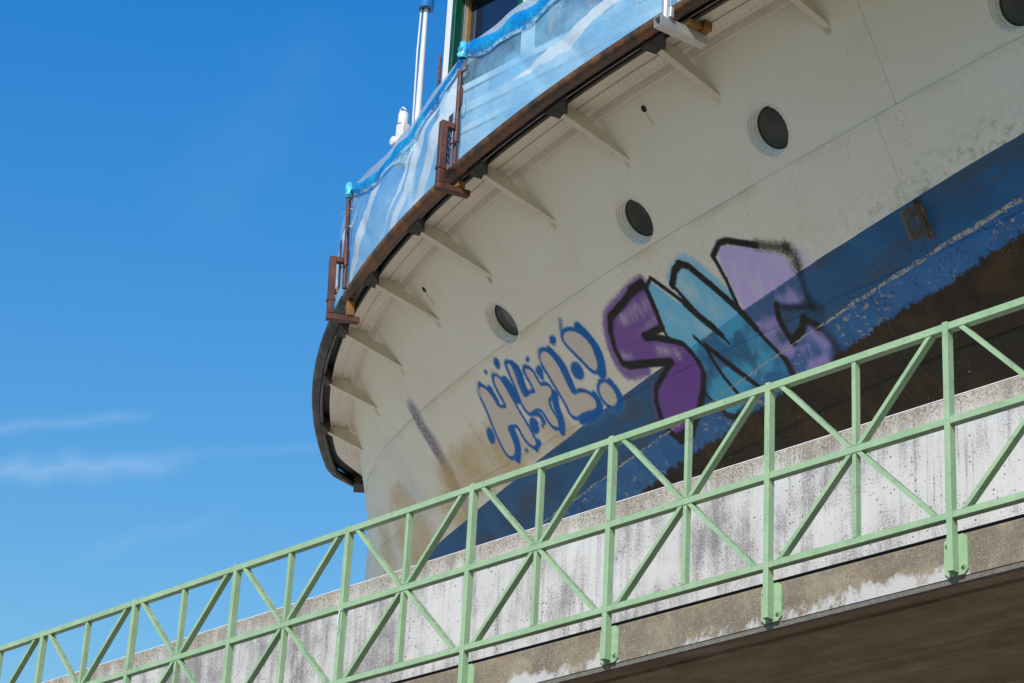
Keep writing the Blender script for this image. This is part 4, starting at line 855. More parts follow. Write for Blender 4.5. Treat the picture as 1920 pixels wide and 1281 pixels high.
def overlay(X, Z):
    """colour and amount of over-paint for hull vertices at (X, Z)"""
    sh = X.shape; X = X.ravel(); Y = Z.ravel() * ASP; Zr = Z.ravel()
    col = np.zeros((len(X), 3)); al = np.zeros(len(X))
    def over(sel, rgb, a):
        a0 = al[sel]; na = a + a0 * (1 - a)
        col[sel] = (np.asarray(rgb)[None] * a[:, None] + col[sel] * (a0 * (1 - a))[:, None]) / np.maximum(na, 1e-6)[:, None]
        al[sel] = na
    def bbsel(P, m):
        xs = [p[0] for p in P]; ys = [p[1] for p in P]
        return np.nonzero((X > min(xs) - m) & (X < max(xs) + m) & (Y > min(ys) - m) & (Y < max(ys) + m))[0]
    drips = [('rust', [(x, z - 0.03), (x + 0.01, z - 0.10)], 0.010, 0.02, 0.5) for x, z in ((3.938, 10.749), (0.26, 10.748))]
    for kind, P, w, soft, a in STAINS + drips:
        P = [(p[0], p[1] * ASP) for p in P]
        s = bbsel(P, w + soft * 2 + 0.05)
        if len(s) == 0: continue
        x, y = X[s], Y[s]
        d = seg_dist(x, y, P) + (fnoise(x, y, 6) - 0.5) * soft * 1.2
        f = np.clip(1 - (d - w * 0.5) / (soft + 1e-6), 0, 1); f = f * f * (3 - 2 * f)
        if 'scrape' in kind:
            gr = fnoise(x, y, 70, 3)
            f = f * (np.clip(0.55 + (gr - 0.42) * 2.6, 0, 1) if kind == 'scrape_core' else np.clip(0.9 + (gr - 0.45) * 1.2, 0, 1))
        else:
            f = f * np.clip(0.45 + fnoise(x, y * 0.6, 3.2) * 1.1 - 0.25, 0, 1)
        f = np.where(Zr[s] < 9.47, 0 if kind != 'scrape' else f * 0, f)
        over(s, STAIN[kind], f * a)
    # tan weeping along the underside of the upper lap seam and below the lower one
    for S_, a_ in ((S1, 0.55), (S2, 0.40)):
        d = S_(X) - Zr
        f = np.clip(1 - d / (0.035 + 0.05 * fnoise(X, Y, 4.0)), 0, 1) * (d > -0.001) * np.clip(fnoise(X * 1.0, Y * 0.1, 2.2) * 2.4 - 0.75, 0, 1)
        f = f * (Zr > 9.47); s = np.nonzero(f > 0.01)[0]
        if len(s): over(s, (0.55, 0.42, 0.22), f[s] * a_)
    for gset in GRAFFITI:
        kind, name, P = gset[0], gset[1], gset[2]
        P = [(p[0], p[1] * ASP) for p in P]
        if kind == 'P': soft, a, hw = gset[3], gset[4], 0.0
        else: hw, soft, a = gset[3] * (1.5 if name == 'ink' else 1.08), gset[4], gset[5]
        P = smooth_closed(P, kind == 'P') if name != 'black' or kind == 'P' else P
        if kind == 'P' and name in ('silver', 'ink', 'halo'): P = smooth_closed(P, True)
        s = bbsel(P, hw + soft * 1.5 + 0.06)
        if len(s) == 0: continue
        x, y = X[s], Y[s]
        if kind == 'P':
            d = seg_dist(x, y, P + [P[0]]); d = np.where(inside(x, y, P), -d, d)
        else:
            d = seg_dist(x, y, P) - hw
        if name == 'ink' and kind == 'L':                        # overspray mist round each stroke
            mist = np.clip(1 - d / 0.055, 0, 1) ** 2 * 0.16 * (0.6 + 0.8 * vnoise(x * 90, y * 90))
            over(s, (0.25, 0.42, 0.62), mist)
        grain = vnoise(x * 110, y * 110) - 0.5
        d = d + grain * soft * 0.9
        f = np.clip(0.5 - d / (soft * 1.6 + 0.004), 0, 1); f = f * f * (3 - 2 * f)
        n1 = fnoise(x, y, 2.6); n2 = fnoise(x * 1.5 + 5, y * 0.5, 8)
        if name in ('cyan', 'lilac'):
            up = np.clip(0.88 + (n1 - 0.5) * 1.6 + (n2 - 0.5) * 0.5, 0, 1)
            lo = np.clip(0.40 + (fnoise(x * 0.8, y * 1.3, 4.0, 3) - 0.5) * 3.4 + (n2 - 0.5) * 1.0, 0.10, 0.75)
            f = f * np.where(Zr[s] > 9.47, up, lo)
        elif name == 'purple':
            f = f * np.clip(0.80 + n1 * 0.35, 0, 1)
        elif name == 'frost':
            f = f * np.clip(n2 * 2.2 - 0.5, 0, 1)
        elif name == 'halo':
            f = f * np.where(Zr[s] > 9.5, 1, 0)
        over(s, PAINT[name], f * a)
    return col.reshape(*sh, 3), al.reshape(sh)

ship = empty('ship', (STEMX, CY, 6.9))
tag(ship, 'white and blue riveted steel ship with graffiti on its flared bow', 'ship')
SO = Vector((STEMX, CY, 6.9))
def sb(mb, name, mat, parent=None):
    mb.v = [tuple(Vector(p) - SO) for p in mb.v]
    return mb.build(name, mat, parent or ship)

PORTS = [(7.36, 10.205), (4.985, 10.262), (3.272, 10.25), (1.059, 10.258)]
def plate(x0, x1, ztop, zbot, out, dx, dz, paint=True):
    nu = max(4, int((x1 - x0) / dx)); X1 = np.linspace(x0, x1, nu)
    zt, zb = ztop(X1), zbot(X1)
    nv = max(4, int(float((zt - zb).max()) * ASP / dz)); T = np.linspace(0, 1, nv)
    X = np.repeat(X1[:, None], nv, 1); Z = zt[:, None] * (1 - T) + zb[:, None] * T
    def surf(X, Z, off):
        e = 1e-3; Y = yh(X, Z)
        fx = (yh(X + e, Z) - yh(X - e, Z)) / (2 * e); fz = (yh(X, Z + e) - yh(X, Z - e)) / (2 * e)
        L = np.sqrt(fx * fx + 1 + fz * fz)
        return np.stack([X + fx / L * off, Y - off / L, Z + fz / L * off], -1)
    # skirt: an extra ring of vertices folded back towards the frames
    Xp = np.pad(X, 1, mode='edge'); Zp = np.pad(Z, 1, mode='edge')
    P = surf(Xp, Zp, out); B = surf(Xp, Zp, out - 0.022)
    P[0], P[-1], P[:, 0], P[:, -1] = B[0], B[-1], B[:, 0], B[:, -1]
    # the shell is never quite fair: slight panting between frames
    P[..., 1] += 0.0045 * np.sin((Xp + 0.29) * 2 * math.pi / 0.575) * np.sin((Zp - 9.5) * 5.0) + 0.006 * (fnoise(Xp, Zp * 1.3, 1.7, 3) - 0.5)
    attrs = None
    if paint:
        c, a = overlay(Xp, Zp)
        attrs = {'overlay_colour': ('FLOAT_COLOR', np.concatenate([c, np.ones(c.shape[:2] + (1,))], -1)), 'overlay_amount': ('FLOAT', a)}
    keep = np.ones((P.shape[0] - 1, P.shape[1] - 1), bool)
    mid = (P[:-1, :-1] + P[1:, 1:]) / 2
    for x, z in PORTS:                                       # round openings for the portholes
        keep &= np.linalg.norm(mid - np.array(hpoint(x, z)), axis=-1) > 0.191
    return grid_mesh('hull_plate', P - np.array(SO), HULL, ship, True, attrs, keep)
zK = lambda x: np.full(np.shape(x), ZK + 0.004)
z80 = lambda x: np.full(np.shape(x), 7.95)
plates = []
LAP = 0.012
pA = plate(STEMX + 0.03, 6.18, zK, lambda x: S1(x) - LAP, 0.0, 0.0125, 0.011)
pA2 = plate(6.183, 10.4, zK, lambda x: S1(x) - LAP, 0.0, 0.02, 0.02)
pB0 = plate(STEMX + 0.03, -0.24, S1, lambda x: S2(x) - LAP, 0.006, 0.0095, 0.0085)
pB = plate(-0.237, 5.97, S1, lambda x: S2(x) - LAP, 0.006, 0.0095, 0.008)
pB2 = plate(5.973, 10.4, S1, lambda x: S2(x) - LAP, 0.006, 0.02, 0.016)
pC = plate(STEMX + 0.03, 5.27, S2, lambda x: S3(x) - LAP, 0.011, 0.0095, 0.008)
pC2 = plate(5.275, 10.4, S2, lambda x: S3(x) - LAP, 0.011, 0.05, 0.04, False)
pD = plate(STEMX + 0.03, 10.4, S3, z80, 0.016, 0.05, 0.04, False)

# bottom and far side, coarse
def loft(name, rows, mat):
    P = np.array(rows); return grid_mesh(name, P - np.array(SO), mat, ship, True)
xs = np.linspace(STEMX + 0.03, 10.4, 60)
rows = []
for x in xs:
    y8 = float(yh(x, 7.955)); r = []
    for t in np.linspace(0, 1, 10):
        r.append((x, y8 + (CY - 0.1 - y8) * (t ** 0.8), 7.955 - (7.955 - 6.95) * (t ** 1.6)))
    rows.append(r)
loft('bottom_plating', rows, HULL)
rows = [[(x, 2 * CY - float(yh(x, z)), z) for z in np.linspace(ZK, 7.955, 24)] + [(x, 2 * CY - (float(yh(x, 7.955)) + (CY - 0.1 - float(yh(x, 7.955))) * t ** 0.8), 7.955 - 1.005 * t ** 1.6) for t in np.linspace(0.1, 1, 8)] for x in xs]
loft('far_side_plating', rows, HULL)
g = MB(); g.tube([(STEMX + 0.035, CY, 10.93), (STEMX + 0.03, CY, 9.8), (STEMX + 0.05, CY, 8.4), (STEMX + 0.2, CY, 7.2), (STEMX + 0.6, CY, 6.97)], 0.032, 12)
sb(g, 'stem_bar', HULL)
g = MB(); g.bbox((STEMX + 0.6, CY - 0.1, 6.9), (10.4, CY + 0.1, 7.0)); sb(g, 'keel', BLACK)

# ---- rivets: shallow domes, one joined part per plate
def rivets(parent, pts, r=0.011, h=0.006):
    g = MB(); pts = [q for q in pts if all((q[0] - hpoint(*c)).length > 0.225 for c in PORTS)]
    for p, n in pts:
        q = n.to_track_quat('Z', 'Y').to_matrix()
        ring = [p + q @ Vector((r * math.cos(a), r * math.sin(a), -0.001)) for a in (k * math.pi / 3 for k in range(6))]
        ring2 = [p + q @ Vector((r * .6 * math.cos(a), r * .6 * math.sin(a), h * .8)) for a in (k * math.pi / 3 for k in range(6))]
        g.add(ring + ring2 + [p + n * h], [(k, (k + 1) % 6, 6 + (k + 1) % 6, 6 + k) for k in range(6)] + [(6 + k, 6 + (k + 1) % 6, 12) for k in range(6)], True)
    W = np.array([tuple(p) for p in g.v])
    g.v = [tuple(Vector(p) - SO) for p in g.v]
    o = g.build('rivets', HULL, parent, False); o['kind'] = 'stuff'
    c_, a_ = overlay(W[:, 0], W[:, 2])                       # rivet heads carry the same over-paint as the plate
    at = o.data.attributes.new('overlay_colour', 'FLOAT_COLOR', 'POINT'); at.data.foreach_set('color', np.concatenate([c_, np.ones((len(c_), 1))], -1).ravel().astype(np.float32))
    at = o.data.attributes.new('overlay_amount', 'FLOAT', 'POINT'); at.data.foreach_set('value', a_.astype(np.float32))
    return o
def on(x, z, out): n = hnormal(x, z); return hpoint(x, z) + n * out, n
rA, rB0, rB, rB2, rA2, rC, rC2 = [], [], [], [], [], [], []
def putB(x, z):
    (rB0 if x < -0.24 else rB if x < 5.97 else rB2).append(on(x, z, 0.006))
for i in range(int((8.0 - (-4.0)) / 0.052)):
    x = -4.0 + i * 0.052
    putB(x, float(S1(x)) - 0.045 - (0.028 if i % 2 else 0))
for i in range(int((8.0 - (-4.0)) / 0.075)):
    x = -4.0 + i * 0.075
    putB(x, float(S2(x)) + 0.045 + (0.028 if i % 2 else 0))
for k in range(20):                                            # frame lines
    fx = -3.6 + k * 0.575
    zt, zb = 10.50, float(S1(fx)) + 0.03
    z = zt
    while z > zb:
        (rA if fx < 6.17 else rA2).append(on(fx, z, 0.0)); z -= 0.115
    z = float(S1(fx)) - 0.13
    while z > float(S2(fx)) + 0.10:
        putB(fx, z); z -= 0.115
    z = float(S2(fx)) - 0.08
    while z > max(float(S3(fx)), 8.7):
        (rC if fx < 5.26 else rC2).append(on(fx, z, 0.011)); z -= 0.14
for sx in (-0.075, -0.035, 0.04, 0.08):                        # butt strap by the right edge
    z = 10.80
    while z > 10.03:
        (rA if sx < 0 else rA2).append(on(6.18 + sx, z, 0.0)); z -= 0.06
for pr, lst in ((pA, rA), (pA2, rA2), (pB0, rB0), (pB, rB), (pB2, rB2), (pC, rC), (pC2, rC2)): rivets(pr, lst, 0.010, 0.0045)

# ---- deck edge: overhanging riveted plate between the brackets
BR = [(7.0, 7.05, 10.63), (5.76, 5.854, 10.608), (4.56, 4.662, 10.578), (3.36, 3.515, 10.556), (2.19, 2.386, 10.526), (1.051, 1.255, 10.522), (-0.02, 0.181, 10.551), (-1.047, -0.856, 10.545), (-2.052, -1.84, 10.562), (-3.03, -2.916, 10.62)]
edges = [8.2] + [b[0] for b in BR] + [-4.18]
for a, b in zip(edges[:-1], edges[1:]):
    g = MB(); n = 14; xs_ = [a - 0.004 + (b + 0.004 - a + 0.004) * i / n for i in range(n + 1)]
    rowsd = []
    for x in xs_:
        o = o_deck(x)
        nn = knormal(x)[0]
        rowsd.append([offk(x, o, ZDECK + 0.06), offk(x, o, ZDECK), offk(x, o * 0.60, ZDECK - 0.003), offk(x, o * 0.60, ZDECK - 0.013), offk(x, o * 0.12, ZDECK - 0.020), offk(x, -0.015, ZDECK - 0.062), offk(x, -0.03, ZDECK - 0.066)])
    m_ = len(rowsd[0]); vs = [p for r in rowsd for p in r]
    g.add(vs, [(i * m_ + j, (i + 1) * m_ + j, (i + 1) * m_ + j + 1, i * m_ + j + 1) for i in range(n) for j in range(m_ - 1)])
    dp = sb(g, 'deck_edge_plate', CREAM)
    pts = []; L = abs(a - b); k = 0; x = min(a, b) + 0.05
    while x < max(a, b) - 0.03:
        o = o_deck(x)
        if o > 0.1:
            nrm = Vector((0, 0, -1))
            pts.append((offk(x, o * 0.50, ZDECK - 0.0135), nrm))
            pts.append((offk(x + 0.028, o * 0.24, ZDECK - 0.0185), nrm))
            if k % 2 == 0: pts.append((offk(x, o * 0.02, ZDECK - 0.042), (knormal(x)[0] * 0.8 + Vector((0, 0, -1))).normalized()))
        x += 0.062; k += 1
    if pts:
        g = MB(); g2 = None
        rivets(dp, pts, 0.0105, 0.009)
# ---- brackets
for xo, xt, zt in BR:
    Op = offk(xo, 0.24, 0); Tp = hpoint(xt, zt); Tp = Vector((Tp.x, Tp.y, 0))
    h = (Op - Tp); L = h.length; h.normalize()
    side = h.cross(Vector((0, 0, 1)))
    M = Matrix(((h.x, 0, side.x, Tp.x), (h.y, 0, side.y, Tp.y), (0, 1, 0, 0), (0, 0, 0, 1)))
    sk = L - 0.245
    pl = [(-0.012, zt), (L, 10.822), (L + 0.012, 10.845), (L + 0.006, 10.872), (L - 0.03, 10.893), (sk + 0.075, 10.886), (sk + 0.045, 10.845), (sk + 0.0, 10.800), (sk * 0.62 - 0.012, zt + (10.86 - zt) * 0.62), (-0.03, zt + 0.02)]
    g = MB(); g.prism(pl, M, 0.012); b = sb(g, 'bracket', BRACKET)
    g = MB(); a3 = M @ Vector((L + 0.014, 10.817, 0)); b3 = M @ Vector((-0.02, zt - 0.006, 0))
    g.bar(a3, b3, 0.062, 0.011)
    sb(g, 'flange', BRACKET, b)
    # blackened block wedged between bracket and guard beam
    g = MB(); n, t = knormal(xo)
    c0 = offk(xo, 0.245, 10.815); c1 = offk(xo, 0.335, 10.815)
    vs = []
    for c, hl, zlo in ((c0, 0.055, 10.812), (c1, 0.13, 10.862)):
        for s in (-1, 1):
            vs += [Vector((c.x, c.y, zlo)) + t * hl * s, Vector((c.x, c.y, 10.955)) + t * hl * s]
    g.add(vs, [(0, 2, 3, 1), (4, 5, 7, 6), (0, 4, 6, 2), (1, 3, 7, 5), (0, 1, 5, 4), (2, 6, 7, 3)])
    sb(g, 'spacer_block', BLOCK)
# dark deck underside and web seen in the gap
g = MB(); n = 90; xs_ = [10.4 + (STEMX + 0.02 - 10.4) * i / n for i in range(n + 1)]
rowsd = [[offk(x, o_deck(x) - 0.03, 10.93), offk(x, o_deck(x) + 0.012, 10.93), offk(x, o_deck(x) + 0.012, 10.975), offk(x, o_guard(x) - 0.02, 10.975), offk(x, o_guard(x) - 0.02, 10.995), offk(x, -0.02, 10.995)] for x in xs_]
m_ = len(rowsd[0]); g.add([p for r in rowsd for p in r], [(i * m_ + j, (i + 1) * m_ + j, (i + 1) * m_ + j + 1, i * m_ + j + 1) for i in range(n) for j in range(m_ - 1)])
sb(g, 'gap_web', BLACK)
g = MB(); top = [offk(x, o_guard(x) - 0.01, 11.0) for x in xs_]
far = [Vector((p.x, 2 * CY - p.y, 11.0)) for p in top]
k = len(top); g.add(top + far, [(i, i + 1, k + i + 1, k + i) for i in range(k - 1)])
sb(g, 'deck', DECKMAT)
# guard beams (three lengths, slightly out of line where they meet)
GP = []
_c = [(-0.050, -0.045), (0.030, -0.030), (0.052, 0.040), (-0.045, 0.060)]
for (ax, az), (bx_, bz) in zip(_c, _c[1:] + _c[:1]):
    for f_ in (0.16, 0.5, 0.84): GP.append((ax + (bx_ - ax) * f_, az + (bz - az) * f_))
GP = [((GP[i - 1][0] + 3 * GP[i][0] + GP[(i + 1) % 12][0]) / 5 * 1.04, (GP[i - 1][1] + 3 * GP[i][1] + GP[(i + 1) % 12][1]) / 5 * 1.04) for i in range(12)]
for a, b, do, dz, mat in ((10.4, 1.80, 0.012, 0.004, RUST_BEAM), (1.79, -0.56, -0.004, -0.010, RUST_BEAM), (-0.575, -4.27, 0.0, -0.004, BLACK_BEAM)):
    g = MB(); n = max(12, int(abs(a - b) / 0.12)); rowsd = []
    for i in range(n + 1):
        x = a + (b - a) * i / n
        rowsd.append([offk(x, o_guard(x) + 0.008 + do + q[0], 10.925 + dz + q[1]) for q in GP])
    m_ = len(GP); vs = [p for r in rowsd for p in r]
    g.add(vs, [(i * m_ + j, (i + 1) * m_ + j, (i + 1) * m_ + (j + 1) % m_, i * m_ + (j + 1) % m_) for i in range(n) for j in range(m_)], True)
    g.add(rowsd[0], [tuple(range(m_))]); g.add(rowsd[-1], [tuple(range(m_))[::-1]])
    sb(g, 'guard_beam', mat)
g = MB()   # narrow grey flange on the inboard lower corner of the beam
rowsd = [[offk(x, o_guard(x) - 0.062, 10.905), offk(x, o_guard(x) - 0.050, 10.872), offk(x, o_guard(x) - 0.036, 10.874)] for x in xs_]
g.add([p for r in rowsd for p in r], [(i * 3 + j, (i + 1) * 3 + j, (i + 1) * 3 + j + 1, i * 3 + j + 1) for i in range(len(xs_) - 1) for j in range(2)])
sb(g, 'beam_lower_flange', simple('grey_steel_flange', (0.13, 0.12, 0.11), 0.6, 0.3, 10))
g = MB(); c = offk(-4.12, 0.10, 10.865); g.box(c, (0.26, 0.12, 0.10), Matrix.Rotation(math.radians(-38), 3, 'Z')); sb(g, 'bow_end_plate', BLOCK)

# ---- portholes
PORT_PROF = [(0.207, -0.002), (0.206, 0.007), (0.198, 0.009), (0.194, 0.004), (0.192, -0.020), (0.186, -0.023), (0.184, -0.040), (0.178, -0.043), (0.176, -0.050), (0.174, -0.066), (0.167, -0.069), (0.165, -0.084), (0.163, -0.090)]
for x, z in PORTS:
    n = hnormal(x, z); p = hpoint(x, z)
    M = Matrix.Translation(p) @ n.to_track_quat('Z', 'Y').to_matrix().to_4x4()
    g = MB(); g.lathe(PORT_PROF, M, 64); po = sb(g, 'porthole', PORT_PAINT)
    g = MB(); g.disc(0.168, -0.088, M, 48); sb(g, 'glass', PGLASS, po)
    g = MB(); g.lathe([(0.1665, -0.0835), (0.160, -0.079), (0.156, -0.087)], M, 48); sb(g, 'seal', BLACK, po)
# ---- drain holes
for x, z in ((3.938, 10.749), (0.26, 10.748)):
    n = hnormal(x, z); p = hpoint(x, z) + n * 0.001
    M = Matrix.Translation(p) @ n.to_track_quat('Z', 'Y').to_matrix().to_4x4()
    g = MB(); g.lathe([(0.036, -0.002), (0.035, 0.004), (0.029, 0.005), (0.028, 0.003)], M, 24); po = sb(g, 'drain_hole', HULL)
    g = MB(); g.disc(0.030, 0.0035, M, 24); sb(g, 'bore', BLACK, po)
# ---- eye plate by the waterline
base = hpoint(6.06, 9.345); nn = hnormal(6.06, 9.345)
vv = (hpoint(6.06, 9.46) - hpoint(6.06, 9.23)).normalized()
M = Matrix(((nn.x, vv.x, 0, base.x), (nn.y, vv.y, 0, base.y), (nn.z, vv.z, 0, base.z), (0, 0, 0, 1)))
th = nn.cross(vv); 
for i in range(3): M[i][2] = th[i]
g = MB(); sq = []
for k in range(24):
    a = 2 * math.pi * k / 24 + math.pi / 24; cx, sy = math.cos(a), math.sin(a); s_ = 1 / max(abs(cx), abs(sy))
    sq.append((0.10 + cx * s_ * 0.095, sy * s_ * 0.115))
hole = [(0.10 + 0.038 * math.cos(2 * math.pi * k / 24 + math.pi / 24), 0.042 * math.sin(2 * math.pi * k / 24 + math.pi / 24)) for k in range(24)]
vs = [M @ Vector((x, y, t)) for t in (-0.013, 0.013) for x, y in sq + hole]
fs = []
for k in range(24):
    k2 = (k + 1) % 24
    fs += [(k, k2, 24 + k2, 24 + k), (48 + k, 72 + k, 72 + k2, 48 + k2), (k, 48 + k, 48 + k2, k2), (24 + k, 24 + k2, 72 + k2, 72 + k)]
g.add(vs, fs)
lug = sb(g, 'eye_plate', LUGMAT)
g = MB()
g.tube([M @ Vector((0.008, -0.145, 0.02)), M @ Vector((0.010, 0.14, 0.02))], 0.014, 8); g.tube([M @ Vector((0.008, -0.145, -0.02)), M @ Vector((0.010, 0.14, -0.02))], 0.014, 8)
sb(g, 'weld_bead', m_rust('rusty_weld', (0.05, 0.03, 0.02), (0.16, 0.08, 0.03), (0.45, 0.36, 0.26), 0.05), lug)

# ---- deckhouse on the ship, its windows, the bow mast
YC, ZS, ZH = 3.30, 12.80, 13.90
WX = [0.40, 1.22]; PW = 1.13
wins = [(0.26, 1.24), (1.44, 2.42), (2.62, 3.60), (3.80, 4.78), (4.98, 5.96)]
g = MB(); g.bbox((0.165, YC, 11.0), (7.6, YC + 2.6, ZS)); g.bbox((0.165, YC, ZH), (7.6, YC + 2.6, 14.42))
xs_ = [0.165] + [v for w in wins for v in w] + [7.6]
for a, b in zip(xs_[::2], xs_[1::2]): g.bbox((a, YC, ZS), (b, YC + 0.3, ZH))
g.bbox((0.165, YC + 0.45, ZS), (7.6, YC + 2.6, ZH))
sb(g, 'deckhouse_wall', WHITE)
for zz, hh in ((12.70, 0.06), (12.46, 0.10), (12.26, 0.07), (11.95, 0.05)):
    g = MB(); g.bbox((0.30, YC - 0.022, zz), (7.6, YC - 0.001, zz + hh), 0.006); sb(g, 'moulding', WHITE)
g = MB(); g.bbox((0.30, YC - 0.006, 11.02), (7.6, YC - 0.0012, 12.69)); sb(g, 'lower_panel', simple('pale_blue_panel', (0.36, 0.50, 0.60), 0.5, 0.1, 4))
for a, b in wins:
    w_ = empty('window', Vector((a, YC, ZS)) - SO); w_.parent = ship
    WO = Vector((a, YC, ZS))
    def wb(lo, hi, name, mat, bev=0.004):
        g = MB(); g.bbox(Vector(lo) - WO, Vector(hi) - WO, bev); return g.build(name, mat, w_)
    f = 0.055
    g = MB()
    for lo, hi in (((a + 0.002, YC - 0.02, ZS + 0.002), (a + f, YC + 0.085, ZH - 0.002)), ((b - f, YC - 0.02, ZS + 0.002), (b - 0.002, YC + 0.085, ZH - 0.002)),
                   ((a + f + 0.001, YC - 0.02, ZH - f), (b - f - 0.001, YC + 0.085, ZH - 0.002)), ((a + f + 0.001, YC - 0.02, ZS + 0.002), (b - f - 0.001, YC + 0.085, ZS + f))):
        g.bbox(Vector(lo) - WO, Vector(hi) - WO, 0.004)
    g.build('frame', DKGREEN, w_)
    g = MB(); e = f + 0.001; t = 0.018
    for lo, hi in (((a + e, YC + 0.0851, ZS + e), (a + e + t, YC + 0.105, ZH - e)), ((b - e - t, YC + 0.0851, ZS + e), (b - e, YC + 0.105, ZH - e)), ((a + e + t + 0.001, YC + 0.0851, ZH - e - t), (b - e - t - 0.001, YC + 0.105, ZH - e))):
        g.bbox(Vector(lo) - WO, Vector(hi) - WO)
    g.build('trim', ALU, w_)
    g = MB()
    for lo, hi in (((a + e, YC + 0.106, ZS + e), (a + e + 0.03, YC + 0.150, ZH - e)), ((a + e + 0.031, YC + 0.106, ZH - e - 0.03), (b - e, YC + 0.150, ZH - e))):
        g.bbox(Vector(lo) - WO, Vector(hi) - WO)
    g.build('reveal', REVEAL, w_)
    wb((a + e + 0.001, YC + 0.151, ZS + e), (b - e - 0.001, YC + 0.157, ZH - e), 'pane', GLASS, 0)
# mast
MX, MY = -3.03, 5.6
g = MB(); g.tube([(MX, MY, 11.0), (MX, MY, 14.6), (MX, MY, 16.22)], [0.050, 0.036, 0.024], 20)
mast = sb(g, 'mast', WHITE)
g = MB(); Mm = Matrix.Translation((MX, MY, 16.16)); g.lathe([(0.045, 0.01), (0.084, 0.0), (0.088, 0.012), (0.088, 0.20), (0.075, 0.215), (0.0, 0.22)], Mm, 28); sb(g, 'mast_cap', CAPBLUE, mast)
g = MB(); g.tube([(MX - 0.048, MY - 0.03, 16.17), (MX - 0.035, MY - 0.05, 15.6), (MX - 0.01, MY - 0.058, 14.9), (MX + 0.01, MY - 0.062, 14.3)], 0.010, 8)
sb(g, 'cable', WHITE, mast)
g = MB(); bx, by = MX - 0.20, MY - 0.05
g.bbox((bx - 0.045, by - 0.05, 14.2), (bx + 0.075, by + 0.05, 14.72), 0.008)
Mm = Matrix.Translation((bx + 0.01, by, 14.72)); g.lathe([(0.058, 0.0), (0.058, 0.13), (0.045, 0.15), (0.0, 0.152)], Mm, 20)
g.bbox((bx + 0.091, by - 0.02, 14.42), (MX - 0.045, by + 0.05, 14.47))
lamp = sb(g, 'lamp_housing', WHITE, mast)
g = MB(); g.tube([(bx - 0.04, by, 14.85), (bx - 0.05, by, 14.93), (bx - 0.01, by, 14.95), (bx + 0.05, by, 14.89)], 0.010, 8); sb(g, 'lifting_eye', WHITE, mast)
g = MB(); Mm = Matrix.Translation((bx - 0.09, by, 14.54)) @ Matrix.Rotation(math.pi / 2, 4, 'X'); g.lathe([(0.0, 0.06), (0.05, 0.05), (0.065, 0.0), (0.05, -0.05), (0.0, -0.06)], Mm, 18); sb(g, 'horn', WHITE, mast)
# rusty steel angle standing on deck by the deckhouse corner
g = MB(); g.bbox((-1.20, 4.355, 11.0), (-1.165, 4.36, 14.26)); g.bbox((-1.205, 4.36, 11.0), (-1.2005, 4.395, 14.26)); sb(g, 'steel_angle', RUST_BEAM)

